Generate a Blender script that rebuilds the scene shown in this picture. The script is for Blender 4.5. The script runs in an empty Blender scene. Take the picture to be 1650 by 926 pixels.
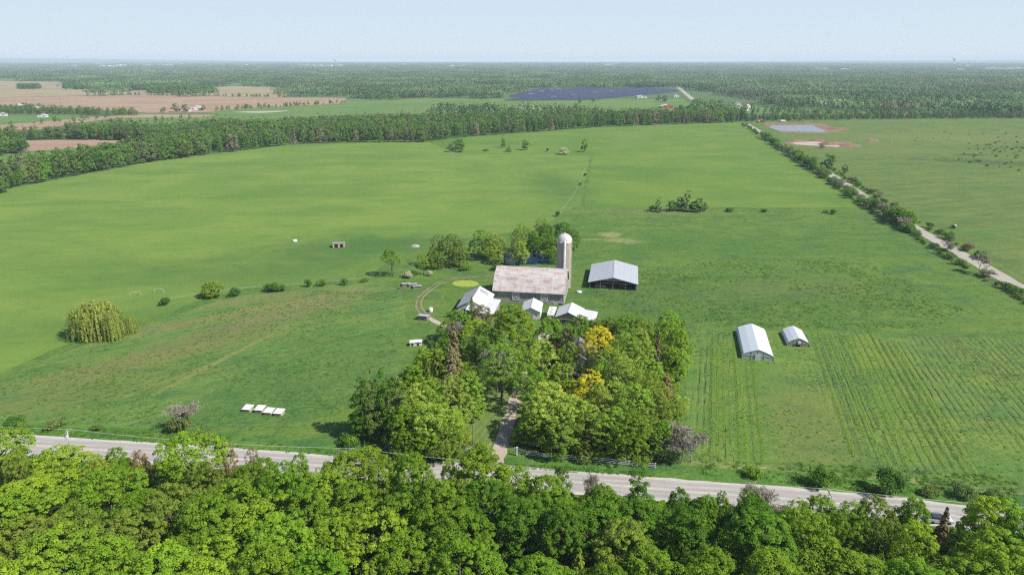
import bpy, math, random
import numpy as np
from mathutils import Vector, Matrix, noise as mnoise

# ------------------------------------------------------------------ camera, sky, sun, exposure
SC = bpy.context.scene
COL = SC.collection
H = 80.0
PITCH = math.radians(18.45)
CP, SP = math.cos(PITCH), math.sin(PITCH)
cam_d = bpy.data.cameras.new('camera')
cam_d.lens = 24.0; cam_d.sensor_width = 36.0
cam_d.clip_start = 0.5; cam_d.clip_end = 90000
cam = bpy.data.objects.new('camera', cam_d); COL.objects.link(cam)
cam.location = (0, 0, H); cam.rotation_euler = (math.pi/2 - PITCH, 0, 0)
SC.camera = cam

SUN_EL, SUN_AZ = math.radians(46), math.radians(-24)      # azimuth from +X towards +Y
sdir = Vector((math.cos(SUN_EL)*math.cos(SUN_AZ), math.cos(SUN_EL)*math.sin(SUN_AZ), math.sin(SUN_EL)))
world = bpy.data.worlds.new('World'); SC.world = world; world.use_nodes = True
wn = world.node_tree.nodes; wl = world.node_tree.links
sky = wn.new('ShaderNodeTexSky'); sky.sky_type = 'NISHITA'; sky.sun_disc = False
sky.sun_elevation = SUN_EL; sky.sun_rotation = math.atan2(sdir.x, sdir.y)
sky.altitude = 300; sky.air_density = 1.0; sky.dust_density = 0.6; sky.ozone_density = 1.6
tcw = wn.new('ShaderNodeTexCoord'); sep = wn.new('ShaderNodeSeparateXYZ'); wl.new(tcw.outputs['Generated'], sep.inputs[0])
mrw = wn.new('ShaderNodeMapRange'); wl.new(sep.outputs[2], mrw.inputs['Value']); mrw.inputs['From Min'].default_value = 0.0; mrw.inputs['From Max'].default_value = 0.16
mr2 = wn.new('ShaderNodeMapRange'); mr2.interpolation_type = 'SMOOTHSTEP'; wl.new(sep.outputs[2], mr2.inputs['Value']); mr2.inputs['From Min'].default_value = 0.08; mr2.inputs['From Max'].default_value = 0.5
lowc = wn.new('ShaderNodeMix'); lowc.data_type = 'RGBA'; wl.new(mrw.outputs[0], lowc.inputs[0]); lowc.inputs[6].default_value = (4.6, 5.3, 5.7, 1); lowc.inputs[7].default_value = (3.6, 4.7, 6.1, 1)
mxw = wn.new('ShaderNodeMix'); mxw.data_type = 'RGBA'; wl.new(mr2.outputs[0], mxw.inputs[0]); wl.new(lowc.outputs[2], mxw.inputs[6]); wl.new(sky.outputs[0], mxw.inputs[7])
wl.new(mxw.outputs[2], wn['Background'].inputs[0]); wn['Background'].inputs[1].default_value = 0.098
sl = bpy.data.lights.new('sun', 'SUN'); sl.energy = 5.0; sl.angle = math.radians(0.5); sl.color = (1.0, 0.96, 0.88)
so = bpy.data.objects.new('sun', sl); COL.objects.link(so)
so.rotation_euler = sdir.to_track_quat('Z', 'Y').to_euler(); so.location = (200, -100, 400)
SC.view_settings.view_transform = 'Standard'; SC.view_settings.look = 'None'
SC.view_settings.exposure = 0.65; SC.view_settings.gamma = 1; SC.view_settings.use_curve_mapping = False
SC.render.engine = 'CYCLES'
cy = SC.cycles
cy.max_bounces = 5; cy.diffuse_bounces = 3; cy.glossy_bounces = 2; cy.transmission_bounces = 4
cy.transparent_max_bounces = 8; cy.volume_bounces = 0
cy.use_denoising = False; cy.sample_clamp_indirect = 4.0
cy.filter_width = 1.2

# ------------------------------------------------------------------ geometry of the place
def P(px, py, z=0.0):
    """where the sight line through a point of the photograph (1650 wide) meets height z"""
    x = (px - 825)/1100; d = (py - 463)/1100
    dy = CP - d*SP; dz = -(SP + d*CP)
    t = (z - H)/dz
    return Vector((x*t, dy*t, z))
def project(p):
    dep = p[1]*CP + (H - p[2])*SP
    up = p[1]*SP - (H - p[2])*CP
    return 825 + 1100*p[0]/dep, 463 - 1100*up/dep, dep

def setp(o, label=None, cat=None, group=None, kind=None):
    if label: o['label'] = label
    if cat: o['category'] = cat
    if group: o['group'] = group
    if kind: o['kind'] = kind
    return o
def empty(name, loc=(0, 0, 0), rz=0.0, label=None, cat=None, group=None):
    o = bpy.data.objects.new(name, None); COL.objects.link(o)
    o.location = loc; o.rotation_euler = (0, 0, rz); o.empty_display_size = 0.5
    return setp(o, label, cat, group)
def copy_tree(o, parent=None):
    c = o.copy(); COL.objects.link(c)
    if parent: c.parent = parent
    for ch in KIDS.get(o.name, []): 
        d = copy_tree(ch, c)
        KIDS.setdefault(c.name, []).append(d)
    return c
KIDS = {}

def mesh_np(name, verts, faces_n, loops, mats=(), smooth=False):
    """verts (V,3); loops flat index array; faces_n verts per face (int or array)"""
    me = bpy.data.meshes.new(name)
    verts = np.asarray(verts, dtype=np.float32); loops = np.asarray(loops, dtype=np.int32)
    if np.isscalar(faces_n): cnt = np.full(len(loops)//faces_n, faces_n, dtype=np.int32)
    else: cnt = np.asarray(faces_n, dtype=np.int32)
    start = np.concatenate([[0], np.cumsum(cnt)[:-1]]).astype(np.int32)
    me.vertices.add(len(verts)); me.vertices.foreach_set('co', verts.ravel())
    me.loops.add(len(loops)); me.loops.foreach_set('vertex_index', loops)
    me.polygons.add(len(cnt)); me.polygons.foreach_set('loop_start', start); me.polygons.foreach_set('loop_total', cnt)
    if smooth: me.polygons.foreach_set('use_smooth', np.ones(len(cnt), dtype=bool))
    me.update(calc_edges=True)
    for m in mats: me.materials.append(m)
    return me

class MB:
    def __init__(s): s.v = []; s.f = []
    def add(s, vs, fs):
        n = len(s.v); s.v += [tuple(v) for v in vs]; s.f += [tuple(i+n for i in f) for f in fs]
    def box(s, x0, x1, y0, y1, z0, z1, M=None):
        vs = [Vector(c) for c in ((x0,y0,z0),(x1,y0,z0),(x1,y1,z0),(x0,y1,z0),(x0,y0,z1),(x1,y0,z1),(x1,y1,z1),(x0,y1,z1))]
        if M: vs = [M @ v for v in vs]
        s.add(vs, [(0,3,2,1),(4,5,6,7),(0,1,5,4),(1,2,6,5),(2,3,7,6),(3,0,4,7)])
    def bar(s, a, b, w, h=None, up=Vector((0,0,1))):
        a = Vector(a); b = Vector(b); d = (b-a); L = d.length; d.normalize(); h = h or w
        x = d.cross(up); 
        if x.length < 1e-4: x = Vector((1,0,0))
        x.normalize(); y = x.cross(d)
        vs = []
        for q in (a, b):
            for sx, sy in ((-1,-1),(1,-1),(1,1),(-1,1)): vs.append(q + x*(sx*w/2) + y*(sy*h/2))
        s.add(vs, [(0,3,2,1),(4,5,6,7),(0,1,5,4),(1,2,6,5),(2,3,7,6),(3,0,4,7)])
    def tube(s, pts, rad, n=6, cap=True):
        pts = [Vector(p) for p in pts]
        rings = []
        px = None
        base = len(s.v)
        for i, p in enumerate(pts):
            d = (pts[min(i+1, len(pts)-1)] - pts[max(i-1, 0)]).normalized()
            x = d.cross(Vector((0,0,1))) if px is None else px - d*px.dot(d)
            if x.length < 1e-3: x = d.cross(Vector((1,0,0)))
            x.normalize(); px = x; y = d.cross(x)
            r = rad[i] if hasattr(rad, '__len__') else rad
            for k in range(n):
                a = 2*math.pi*k/n; s.v.append(tuple(p + x*(r*math.cos(a)) + y*(r*math.sin(a))))
        for i in range(len(pts)-1):
            for k in range(n):
                a = base+i*n+k; b = base+i*n+(k+1)%n
                s.f.append((a, b, b+n, a+n))
        if cap:
            s.f.append(tuple(base+k for k in range(n))[::-1]); s.f.append(tuple(base+(len(pts)-1)*n+k for k in range(n)))
    def lathe(s, prof, n=24, c=(0,0,0)):
        base = len(s.v)
        for r, z in prof:
            for k in range(n):
                a = 2*math.pi*k/n; s.v.append((c[0]+r*math.cos(a), c[1]+r*math.sin(a), c[2]+z))
        for i in range(len(prof)-1):
            for k in range(n):
                a = base+i*n+k; b = base+i*n+(k+1)%n
                s.f.append((a, b, b+n, a+n))
        s.f.append(tuple(base+(len(prof)-1)*n+k for k in range(n)))
    def prism(s, poly, y0, y1, axis='y'):
        """poly in (x,z) extruded along y"""
        n = len(poly)
        vs = [(p[0], y0, p[1]) for p in poly] + [(p[0], y1, p[1]) for p in poly]
        if axis == 'x': vs = [(v[1], v[0], v[2]) for v in vs]
        s.add(vs, [tuple(range(n)), tuple(range(2*n-1, n-1, -1))] + [(i, i+n, (i+1)%n+n, (i+1)%n) for i in range(n)])
    def build(s, name, mat, parent=None, smooth=False, fix=True):
        me = bpy.data.meshes.new(name); me.from_pydata(s.v, [], s.f)
        if fix:
            import bmesh
            bm = bmesh.new(); bm.from_mesh(me); bmesh.ops.recalc_face_normals(bm, faces=bm.faces); bm.to_mesh(me); bm.free()
        me.materials.append(mat)
        if smooth: me.polygons.foreach_set('use_smooth', [True]*len(me.polygons))
        me.update()
        return link(name, me, parent)
def link(name, me, parent=None):
    o = bpy.data.objects.new(name, me); COL.objects.link(o)
    if parent:
        o.parent = parent; KIDS.setdefault(parent.name, []).append(o)
    return o

# ------------------------------------------------------------------ materials
class NT:
    """tiny node helper"""
    def __init__(s, name):
        s.m = bpy.data.materials.new(name); s.m.use_nodes = True
        s.n = s.m.node_tree.nodes; s.l = s.m.node_tree.links
        s.bsdf = s.n['Principled BSDF']; s.out = s.n['Material Output']
    def new(s, t): return s.n.new(t)
    def inp(s, sock, v):
        if isinstance(v, bpy.types.NodeSocket): s.l.new(v, sock)
        elif isinstance(v, (int, float)) and sock.type in ('VECTOR', 'RGBA'):
            sock.default_value = (v, v, v) if sock.type == 'VECTOR' else (v, v, v, 1)
        elif sock.type == 'RGBA' and len(v) == 3: sock.default_value = (*v, 1)
        else: sock.default_value = v
    def math(s, op, a, b=0.0, c=None, clamp=False):
        n = s.new('ShaderNodeMath'); n.operation = op; n.use_clamp = clamp
        s.inp(n.inputs[0], a); s.inp(n.inputs[1], b)
        if c is not None: s.inp(n.inputs[2], c)
        return n.outputs[0]
    def vec(s, op, a, b):
        n = s.new('ShaderNodeVectorMath'); n.operation = op; s.inp(n.inputs[0], a); s.inp(n.inputs[1], b)
        return n.outputs[0]
    def pos(s): return s.new('ShaderNodeNewGeometry').outputs['Position']
    def obj(s): return s.new('ShaderNodeTexCoord').outputs['Object']
    def mapping(s, v, scale=(1,1,1), rot=0.0, loc=(0,0,0)):
        n = s.new('ShaderNodeMapping'); n.vector_type = 'POINT'
        s.inp(n.inputs[0], v); n.inputs['Scale'].default_value = scale; n.inputs['Rotation'].default_value = (0,0,rot); n.inputs['Location'].default_value = loc
        return n.outputs[0]
    def noise(s, v, scale, detail=3, rough=0.55, dist=0.0):
        n = s.new('ShaderNodeTexNoise'); s.inp(n.inputs['Vector'], v); n.inputs['Scale'].default_value = scale
        n.inputs['Detail'].default_value = detail; n.inputs['Roughness'].default_value = rough; n.inputs['Distortion'].default_value = dist
        return n.outputs['Fac']
    def ramp(s, v, lo, hi, smooth=True):
        n = s.new('ShaderNodeMapRange'); n.interpolation_type = 'SMOOTHSTEP' if smooth else 'LINEAR'
        s.inp(n.inputs['Value'], v); n.inputs['From Min'].default_value = lo; n.inputs['From Max'].default_value = hi
        return n.outputs[0]
    def mix(s, f, a, b, mode='MIX'):
        n = s.new('ShaderNodeMix'); n.data_type = 'RGBA'; n.blend_type = mode
        s.inp(n.inputs[0], f); s.inp(n.inputs[6], a); s.inp(n.inputs[7], b)
        return n.outputs[2]
    def bump(s, h, strength=0.5, dist=0.2):
        n = s.new('ShaderNodeBump'); s.inp(n.inputs['Height'], h); n.inputs['Strength'].default_value = strength; n.inputs['Distance'].default_value = dist
        s.l.new(n.outputs[0], s.bsdf.inputs['Normal']); return n.outputs[0]
    def blob(s, v, c, rx, ry, rot=0.0, edge=0.35, nz=None, amt=0.8):
        """soft irregular patch at ground point c (world metres)"""
        m = s.new('ShaderNodeMapping'); m.vector_type = 'TEXTURE'
        s.inp(m.inputs[0], v); m.inputs['Location'].default_value = (c[0], c[1], 0); m.inputs['Rotation'].default_value = (0,0,rot); m.inputs['Scale'].default_value = (rx, ry, 1e6)
        L = s.new('ShaderNodeVectorMath'); L.operation = 'LENGTH'; s.l.new(m.outputs[0], L.inputs[0])
        d = L.outputs['Value']
        if nz is not None: d = s.math('ADD', d, s.math('MULTIPLY', s.math('SUBTRACT', nz, 0.5), amt*2))
        return s.math('SUBTRACT', 1.0, s.ramp(d, 1-edge, 1+edge))
    def finish(s, color, rough=0.9, spec=0.2, k=0.76):
        color = s.mix(1.0, color, (k, k, k), 'MULTIPLY')
        s.inp(s.bsdf.inputs['Base Color'], color); s.inp(s.bsdf.inputs['Roughness'], rough)
        s.bsdf.inputs['Specular IOR Level'].default_value = spec
        return s.m
def flat(name, col, rough=0.7, spec=0.3, var=0.12, scale=1.5, metallic=0.0):
    t = NT(name); v = t.obj()
    n = t.noise(v, scale, 4, 0.6)
    c = t.mix(t.ramp(n, 0.3, 0.7), tuple(x*(1-var) for x in col), tuple(min(1, x*(1+var)) for x in col))
    t.bsdf.inputs['Metallic'].default_value = metallic
    return t.finish(c, rough, spec)

def grass_mat(name, A, B, C, patch=25.0, streak=None, extra=None, bumpd=0.25, spots=0.0, straw=(0.30,0.26,0.10), tuft=0.5, rows=None, fleck=0.0):
    """A/B: two greens in large drifts, C: darker tufts. streak=(angle, length, width, amount)"""
    t = NT(name); v = t.pos()
    big = t.noise(v, 1/patch, 4, 0.55, 0.4)
    med = t.noise(v, 1/5.0, 4, 0.6, 0.3)
    fine = t.noise(v, 1/0.9, 3, 0.65)
    c = t.mix(t.ramp(big, 0.40, 0.60), A, B)
    if fleck > 0.2:
        dr = t.noise(t.vec('MULTIPLY', t.vec('ADD', v, (11, 5, 0)), (1/17, 1/9, 1)), 1.0, 5, 0.62, 0.6); c = t.mix(t.math('MULTIPLY', t.ramp(dr, 0.50, 0.62), 0.55), c, tuple(x*y for x, y in zip(C, (0.95, 0.95, 1.35))))
        dr = t.noise(t.vec('MULTIPLY', t.vec('ADD', v, (71, 35, 0)), (1/23, 1/8, 1)), 1.0, 5, 0.62, 0.6); c = t.mix(t.math('MULTIPLY', t.ramp(dr, 0.52, 0.64), 0.5), c, tuple(x*y for x, y in zip(B, (1.30, 1.12, 1.05))))
    c = t.mix(t.math('MULTIPLY', t.ramp(med, 0.50, 0.68), tuft), c, C)
    if streak:
        ang, L, W, amt = streak
        m = t.mapping(v, (1/L, 1/W, 1), 0, (0,0,0)) if False else None
        r = t.new('ShaderNodeVectorRotate'); r.rotation_type = 'Z_AXIS'; t.inp(r.inputs['Vector'], v); r.inputs['Angle'].default_value = -ang
        m = t.vec('MULTIPLY', r.outputs[0], (1/L, 1/W, 1.0))
        sn = t.noise(m, 1.0, 3, 0.6, 0.5)
        c = t.mix(t.math('MULTIPLY', t.ramp(sn, 0.42, 0.62), amt), c, tuple(x*f for x, f in zip(B, (1.45, 1.22, 1.3))))
        sn2 = t.noise(t.vec('ADD', t.vec('MULTIPLY', m, (1.7, 1.7, 1)), (7.3, 3.1, 0)), 1.0, 3, 0.6, 0.5)
        c = t.mix(t.math('MULTIPLY', t.ramp(sn2, 0.5, 0.66), amt*0.8), c, tuple(x*f for x, f in zip(C, (1, 1, 1))))
    if spots > 0:
        sp = t.noise(t.vec('ADD', v, (31.0, 17.0, 0)), 1/7.0, 6, 0.7)
        c = t.mix(t.math('MULTIPLY', t.ramp(sp, 0.60, 0.74), spots), c, straw)
    hgt = t.math('ADD', t.math('MULTIPLY', med, 1.2), t.math('MULTIPLY', fine, 0.5))
    if rows:
        for (ang, spc, cen, rx, ry, rrot, amt) in rows:
            r = t.new('ShaderNodeVectorRotate'); r.rotation_type = 'Z_AXIS'; t.inp(r.inputs['Vector'], v); r.inputs['Angle'].default_value = -ang
            rv = r.outputs[0]
            w = t.new('ShaderNodeTexWave'); w.wave_type = 'BANDS'; w.bands_direction = 'X'
            t.inp(w.inputs['Vector'], rv); w.inputs['Scale'].default_value = 2*math.pi/spc/20*1.0
            w.inputs['Distortion'].default_value = 1.2; w.inputs['Detail'].default_value = 3; w.inputs['Detail Scale'].default_value = 0.6
            brk = t.noise(t.vec('MULTIPLY', rv, (0.55, 0.16, 1)), 1.0, 4, 0.65)
            mask = t.blob(v, cen, rx, ry, rrot, 0.25, brk, 0.25)
            f = t.math('MULTIPLY', t.math('MULTIPLY', t.ramp(w.outputs['Fac'], 0.45, 0.9), t.ramp(brk, 0.36, 0.60)), t.math('MULTIPLY', mask, amt), clamp=True)
            c = t.mix(f, c, (0.135, 0.12, 0.052))
            hgt = t.math('SUBTRACT', hgt, t.math('MULTIPLY', f, 0.8))
    if extra: c = extra(t, v, c, med, big)
    val = t.math('ADD', 0.78, t.math('MULTIPLY', fine, 0.44))
    c = t.mix(1.0, c, t.vec('MULTIPLY', (1,1,1), val), 'MULTIPLY')
    fl = t.noise(t.vec('MULTIPLY', v, (0.45, 0.9, 1)), 1.0, 5, 0.72, 0.6)
    c = t.mix(t.math('MULTIPLY', t.ramp(fl, 0.53, 0.68), fleck), c, tuple(x*0.42 for x in C))
    c = t.mix(t.math('MULTIPLY', t.ramp(fl, 0.44, 0.30), fleck*0.7), c, tuple(x*1.5 for x in A))
    hgt = t.math('SUBTRACT', hgt, t.math('MULTIPLY', fl, 1.5*fleck))
    t.bump(hgt, 0.9, bumpd)
    return t.finish(c, 0.95, 0.08)

GA, GB, GC = (0.085, 0.17, 0.032), (0.12, 0.195, 0.036), (0.045, 0.115, 0.026)

M = {}
def rock(name, a, b, scale, bump=0.05, rough=0.95):
    t = NT(name); v = t.pos(); n = t.noise(v, scale, 5, 0.65); n2 = t.noise(v, scale*0.12, 3)
    c = t.mix(t.ramp(n, 0.3, 0.7), a, b); c = t.mix(t.math('MULTIPLY', t.ramp(n2, 0.35, 0.7), 0.5), c, tuple((x+y)/2*0.75 for x, y in zip(a, b)))
    t.bump(n, 0.5, bump); return t.finish(c, rough, 0.1)

# ------------------------------------------------------------------ ground sheets
def smooth_poly(pts, step, jag, seed):
    """resample a closed ground polygon with a slightly ragged edge"""
    out = []; n = len(pts); rnd = random.Random(seed)
    for i in range(n):
        a, b = pts[i], pts[(i+1) % n]; L = (b-a).length; k = max(1, min(160, int(L/step)))
        d = (b-a).normalized() if L > 0 else Vector((1,0,0)); nn = Vector((-d.y, d.x, 0))
        for j in range(k):
            q = a.lerp(b, j/k)
            if jag: q = q + nn*(jag*(mnoise.noise(Vector((q.x/(step*3), q.y/(step*3), seed*3.1)))*1.6 + rnd.uniform(-0.4, 0.4)))
            out.append(q)
    return out
def sheet(name, pts, z, mat, step=4, jag=0.6, seed=1, world=False):
    g = [Vector((p[0], p[1], 0)) if world else P(*p) for p in pts]
    g = smooth_poly(g, step, jag, seed)
    from mathutils.geometry import tessellate_polygon
    tri = tessellate_polygon([[Vector((p.x, p.y, 0)) for p in g]])
    me = bpy.data.meshes.new(name); me.from_pydata([(p.x, p.y, z) for p in g], [], [tuple(t) for t in tri])
    me.materials.append(mat); me.update()
    if me.polygons and me.polygons[0].normal.z < 0: me.flip_normals()
    return setp(link(name, me), kind='structure')
def ribbon(name, pts, w, z, mat, kind='structure', jag=0.0, step=3.0, seed=2):
    """flat strip following world points"""
    res = []
    for a, b in zip(pts[:-1], pts[1:]):
        k = max(1, int((b-a).length/step))
        res += [a.lerp(b, j/k) for j in range(k)]
    res.append(pts[-1])
    for _ in range(4): res = [res[0]] + [(res[i-1]+res[i]*2+res[i+1])/4 for i in range(1, len(res)-1)] + [res[-1]]
    rnd = random.Random(seed); vs = []; fs = []
    for i, p in enumerate(res):
        d = (res[min(i+1, len(res)-1)] - res[max(0, i-1)]).normalized(); nn = Vector((-d.y, d.x, 0))
        wl_, wr_ = w/2 + rnd.uniform(-jag, jag), w/2 + rnd.uniform(-jag, jag)
        vs += [(*(p + nn*wl_).xy, z), (*(p - nn*wr_).xy, z)]
        if i: fs.append((2*i-2, 2*i-1, 2*i+1, 2*i))
    me = bpy.data.meshes.new(name); me.from_pydata(vs, [], fs); me.materials.append(mat); me.update()
    at_ = me.attributes.new('across', 'FLOAT', 'POINT'); at_.data.foreach_set('value', [(w/2 if k % 2 == 0 else -w/2) for k in range(len(vs))])
    if me.polygons[0].normal.z < 0: me.flip_normals()
    o = link(name, me)
    return setp(o, kind=kind) if kind else o

# far countryside base
def far_extra(t, v, c, med, big):
    n = t.noise(t.vec('MULTIPLY', v, (1/1500, 1/2600, 1)), 1.0, 5, 0.6)
    c = t.mix(t.math('MULTIPLY', t.ramp(n, 0.52, 0.6), 0.5), c, (0.12, 0.15, 0.05))
    n = t.noise(t.vec('MULTIPLY', v, (1/700, 1/1100, 1)), 1.0, 4, 0.6)
    return t.mix(t.math('MULTIPLY', t.ramp(n, 0.60, 0.66), 0.5), c, (0.22, 0.18, 0.11))
M['far'] = grass_mat('far_ground', (0.085, 0.145, 0.05), (0.10, 0.165, 0.055), (0.065, 0.12, 0.042), patch=300, extra=far_extra, tuft=0.3)
S = 30000
me = bpy.data.meshes.new('ground')
me.from_pydata([(-S,-300,0),(S,-300,0),(S,25000,0),(-S,25000,0)], [], [(0,1,2,3)]); me.materials.append(M['far']); me.update()
setp(link('ground', me), kind='structure')

# the farm's own pasture
def pasture_extra(t, v, c, med, big):
    nz = t.noise(v, 1/4.0, 5, 0.7); rag = t.ramp(t.noise(t.vec('MULTIPLY', v, (0.5, 1.1, 1)), 1.0, 5, 0.75, 0.5), 0.40, 0.58)
    straw = (0.46, 0.36, 0.19); dry = (0.20, 0.20, 0.075); yl = (0.16, 0.21, 0.045); dk = (0.04, 0.10, 0.03)
    def bl(px, py, rx, ry, rot, col, amt, edge=0.4, na=1.2):
        nonlocal c
        m = t.math('MULTIPLY', t.blob(v, P(px, py), rx, ry, rot, edge, nz, na), rag)
        c = t.mix(t.math('MULTIPLY', m, amt), c, col)
    bl(1003, 388, 9, 4.0, -0.25, straw, 0.9); bl(985, 378, 5, 5, 0, straw, 0.85); bl(950, 386, 6, 1.5, 0.2, straw, 0.6)
    bl(1280, 463, 28, 9, 0.1, dry, 0.55, 0.8, 2.2); bl(1060, 480, 14, 9, 0, dry, 0.45, 0.8, 2.2); bl(1030, 342, 55, 7, -0.05, dry, 0.7, 0.5, 1.4)
    bl(660, 398, 4, 4, 0, (0.35,0.30,0.25), 0.7); bl(635, 525, 4, 2.5, 0, straw, 0.5); bl(560, 418, 16, 4, 0.15, (0.2,0.17,0.10), 0.5)
    bl(1150, 480, 60, 22, 0.0, dk, 0.5, 0.8, 1.6); bl(1300, 395, 60, 22, 0, (0.06,0.15,0.03), 0.6, 0.8); bl(1050, 400, 40, 20, 0, (0.06,0.15,0.03), 0.5, 0.8)
    bl(640, 463, 3, 1.6, 0, (0.14,0.09,0.06), 0.9, 0.3, 0.6)
    bl(860, 433, 12, 2.2, -0.1, (0.26,0.2,0.13), 0.7); bl(860, 370, 4, 3, 0, (0.26,0.2,0.13), 0.4)
    bl(1290, 770, 16, 2.2, -0.1, straw, 0.45, 0.8, 2.4); bl(1180, 752, 10, 1.6, -0.1, straw, 0.4, 0.8, 2.4)
    bl(1520, 790, 16, 2.0, -0.1, straw, 0.35, 0.8, 2.4)
    return c
M['pasture'] = grass_mat(fleck=0.6, name='pasture_grass', A=(0.088, 0.172, 0.034), B=(0.118, 0.198, 0.037), C=(0.060, 0.136, 0.036), patch=22, extra=pasture_extra, spots=0.25, bumpd=0.45, tuft=0.7, streak=(0.1, 16, 4, 0.25))
sheet('pasture', [(-900,760),(-500,480),(0,306),(235,262),(480,232),(735,222),(960,205),(1200,197),(1350,190),(2600,190),(3000,900),(2300,1300),(-700,1300)], 0.02, M['pasture'], 20, 0.5)
def hay_extra(t, v, c, med, big):
    lo = t.noise(t.vec('MULTIPLY', v, (1/110, 1/45, 1)), 1.0, 5, 0.6, 0.8); sh = t.noise(t.vec('ADD', v, (50, 90, 0)), 1/13.0, 5, 0.65, 0.5)
    c = t.mix(t.math('MULTIPLY', t.ramp(lo, 0.40, 0.66), 0.45), c, (0.078, 0.160, 0.036)); c = t.mix(t.math('MULTIPLY', t.ramp(sh, 0.52, 0.70), 0.40), c, (0.155, 0.215, 0.05))
    for (px, py, rx, ry, amt) in ((560, 400, 40, 22, 0.7), (440, 440, 60, 16, 0.5), (640, 395, 30, 12, 0.5), (900, 300, 18, 60, 0.6), (250, 520, 40, 14, 0.5)):
        c = t.mix(t.math('MULTIPLY', t.blob(v, P(px, py), rx, ry, 0.1, 0.9, sh, 1.0), amt), c, (0.060, 0.135, 0.034))
    return c
M['hay'] = grass_mat('hay_field_grass', (0.138, 0.232, 0.042), (0.172, 0.252, 0.048), (0.094, 0.192, 0.038), patch=45, streak=(0.16, 34, 5.0, 0.15), bumpd=0.2, tuft=0.35, fleck=0.16, extra=hay_extra)
M['hay2'] = grass_mat('far_hay_grass', (0.114, 0.208, 0.034), (0.148, 0.230, 0.040), (0.079, 0.172, 0.032), patch=50, streak=(-0.05, 45, 7.0, 0.15), bumpd=0.2, tuft=0.35, fleck=0.16, extra=hay_extra)
sheet('hay_field', [(-700,640),(-500,470),(0,308),(100,288),(235,262),(350,247),(480,232),(690,229),(735,247),(950,250),(935,330),(900,345),(880,362),(820,375),(700,392),(620,425),(600,443),(500,455),(400,465),(330,480),(215,520),(90,560),(0,600)], 0.035, M['hay'], 6, 1.0, 3)
sheet('far_hay_field', [(735,247),(738,222),(960,205),(1198,197),(1222,215),(1262,245),(1330,292),(1385,334),(955,335),(942,330),(955,250)], 0.035, M['hay2'], 8, 1.0, 4)
def band(t, v, a, b, wd, nz, amt=1.2):
    a = P(*a); b = P(*b); d = b-a
    return t.blob(v, (a+b)/2, d.length/2, wd, math.atan2(d.y, d.x), 0.5, nz, amt)
def meadow_extra(t, v, c, med, big):
    nz0 = t.noise(v, 1/5.0, 5, 0.7); rg = t.ramp(t.noise(t.vec('MULTIPLY', v, (0.5, 1.1, 1)), 1.0, 5, 0.75, 0.5), 0.30, 0.62)
    for a, b, wd, col, amt in (((40, 640), (560, 472), 7, (0.21, 0.17, 0.085), 0.75), ((330, 540), (600, 470), 9, (0.19, 0.18, 0.08), 0.6), ((0, 668), (330, 590), 6, (0.16, 0.18, 0.06), 0.6),
            ((240, 640), (470, 522), 1.0, (0.27, 0.27, 0.08), 0.9), ((150, 660), (420, 555), 0.8, (0.20, 0.22, 0.06), 0.8), ((420, 600), (560, 530), 0.7, (0.20, 0.22, 0.06), 0.7), ((300, 690), (520, 600), 12, (0.055, 0.135, 0.04), 0.5), ((430, 640), (640, 560), 8, (0.14, 0.19, 0.05), 0.5)):
        c = t.mix(t.math('MULTIPLY', t.math('MULTIPLY', band(t, v, a, b, wd, nz0, 0.7 if wd > 3 else 0.3), rg), amt), c, col)
    nz = t.noise(v, 1/5.0, 5, 0.7); rag = t.ramp(t.noise(t.vec('MULTIPLY', v, (0.5, 1.1, 1)), 1.0, 5, 0.75, 0.5), 0.34, 0.60)
    for (px, py, rx, ry, rot, col, amt) in ((330,515,46,3.5,0.62,(0.24,0.19,0.085),0.85),(220,580,30,2.6,0.55,(0.24,0.19,0.085),0.8),(420,480,24,5,0.4,(0.22,0.18,0.085),0.65),
            (430,545,40,0.8,0.62,(0.24,0.24,0.07),0.9),(330,600,30,0.9,0.6,(0.2,0.22,0.06),0.8),(300,560,40,10,0.6,(0.13,0.17,0.045),0.5),(520,640,30,16,0.2,(0.05,0.13,0.03),0.5),
            (80,640,30,8,0.3,(0.13,0.17,0.045),0.5),(540,560,30,16,0.4,(0.05,0.13,0.03),0.5)):
        m = t.math('MULTIPLY', t.blob(v, P(px, py), rx, ry, rot, 0.6, nz, 1.2), rag)
        c = t.mix(t.math('MULTIPLY', m, amt), c, col)
    return c
M['meadow'] = grass_mat(fleck=0.55, name='meadow_grass', A=(0.096, 0.186, 0.042), B=(0.126, 0.210, 0.048), C=(0.060, 0.144, 0.036), patch=18, extra=meadow_extra, streak=(0.60, 30, 2.2, 0.40), spots=0.25, bumpd=0.40, tuft=0.6)
sheet('meadow', [(-300,820),(-300,700),(0,612),(90,572),(215,532),(330,490),(400,475),(500,465),(600,453),(655,468),(650,520),(640,600),(560,640),(480,690),(300,694),(0,690)], 0.045, M['meadow'], 4, 1.0, 5)
def east_extra(t, v, c, med, big):
    nz = t.noise(v, 1/14.0, 5, 0.7)
    for (px, py, rx, ry, rot, col, amt) in ((1500,222,120,50,0,(0.17,0.20,0.06),0.55),(1420,240,60,30,0,(0.17,0.20,0.06),0.3),(1600,262,50,14,-0.4,(0.06,0.10,0.035),0.7),(1560,250,12,6,0,(0.06,0.05,0.04),0.7),
         (1640,238,60,16,0,(0.09,0.12,0.045),0.5),(1430,375,40,10,0,(0.10,0.22,0.04),0.5)):
        m = t.blob(v, P(px, py), rx, ry, rot, 0.7, nz, 2.0)
        c = t.mix(t.math('MULTIPLY', m, amt), c, col)
    return c
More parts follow.
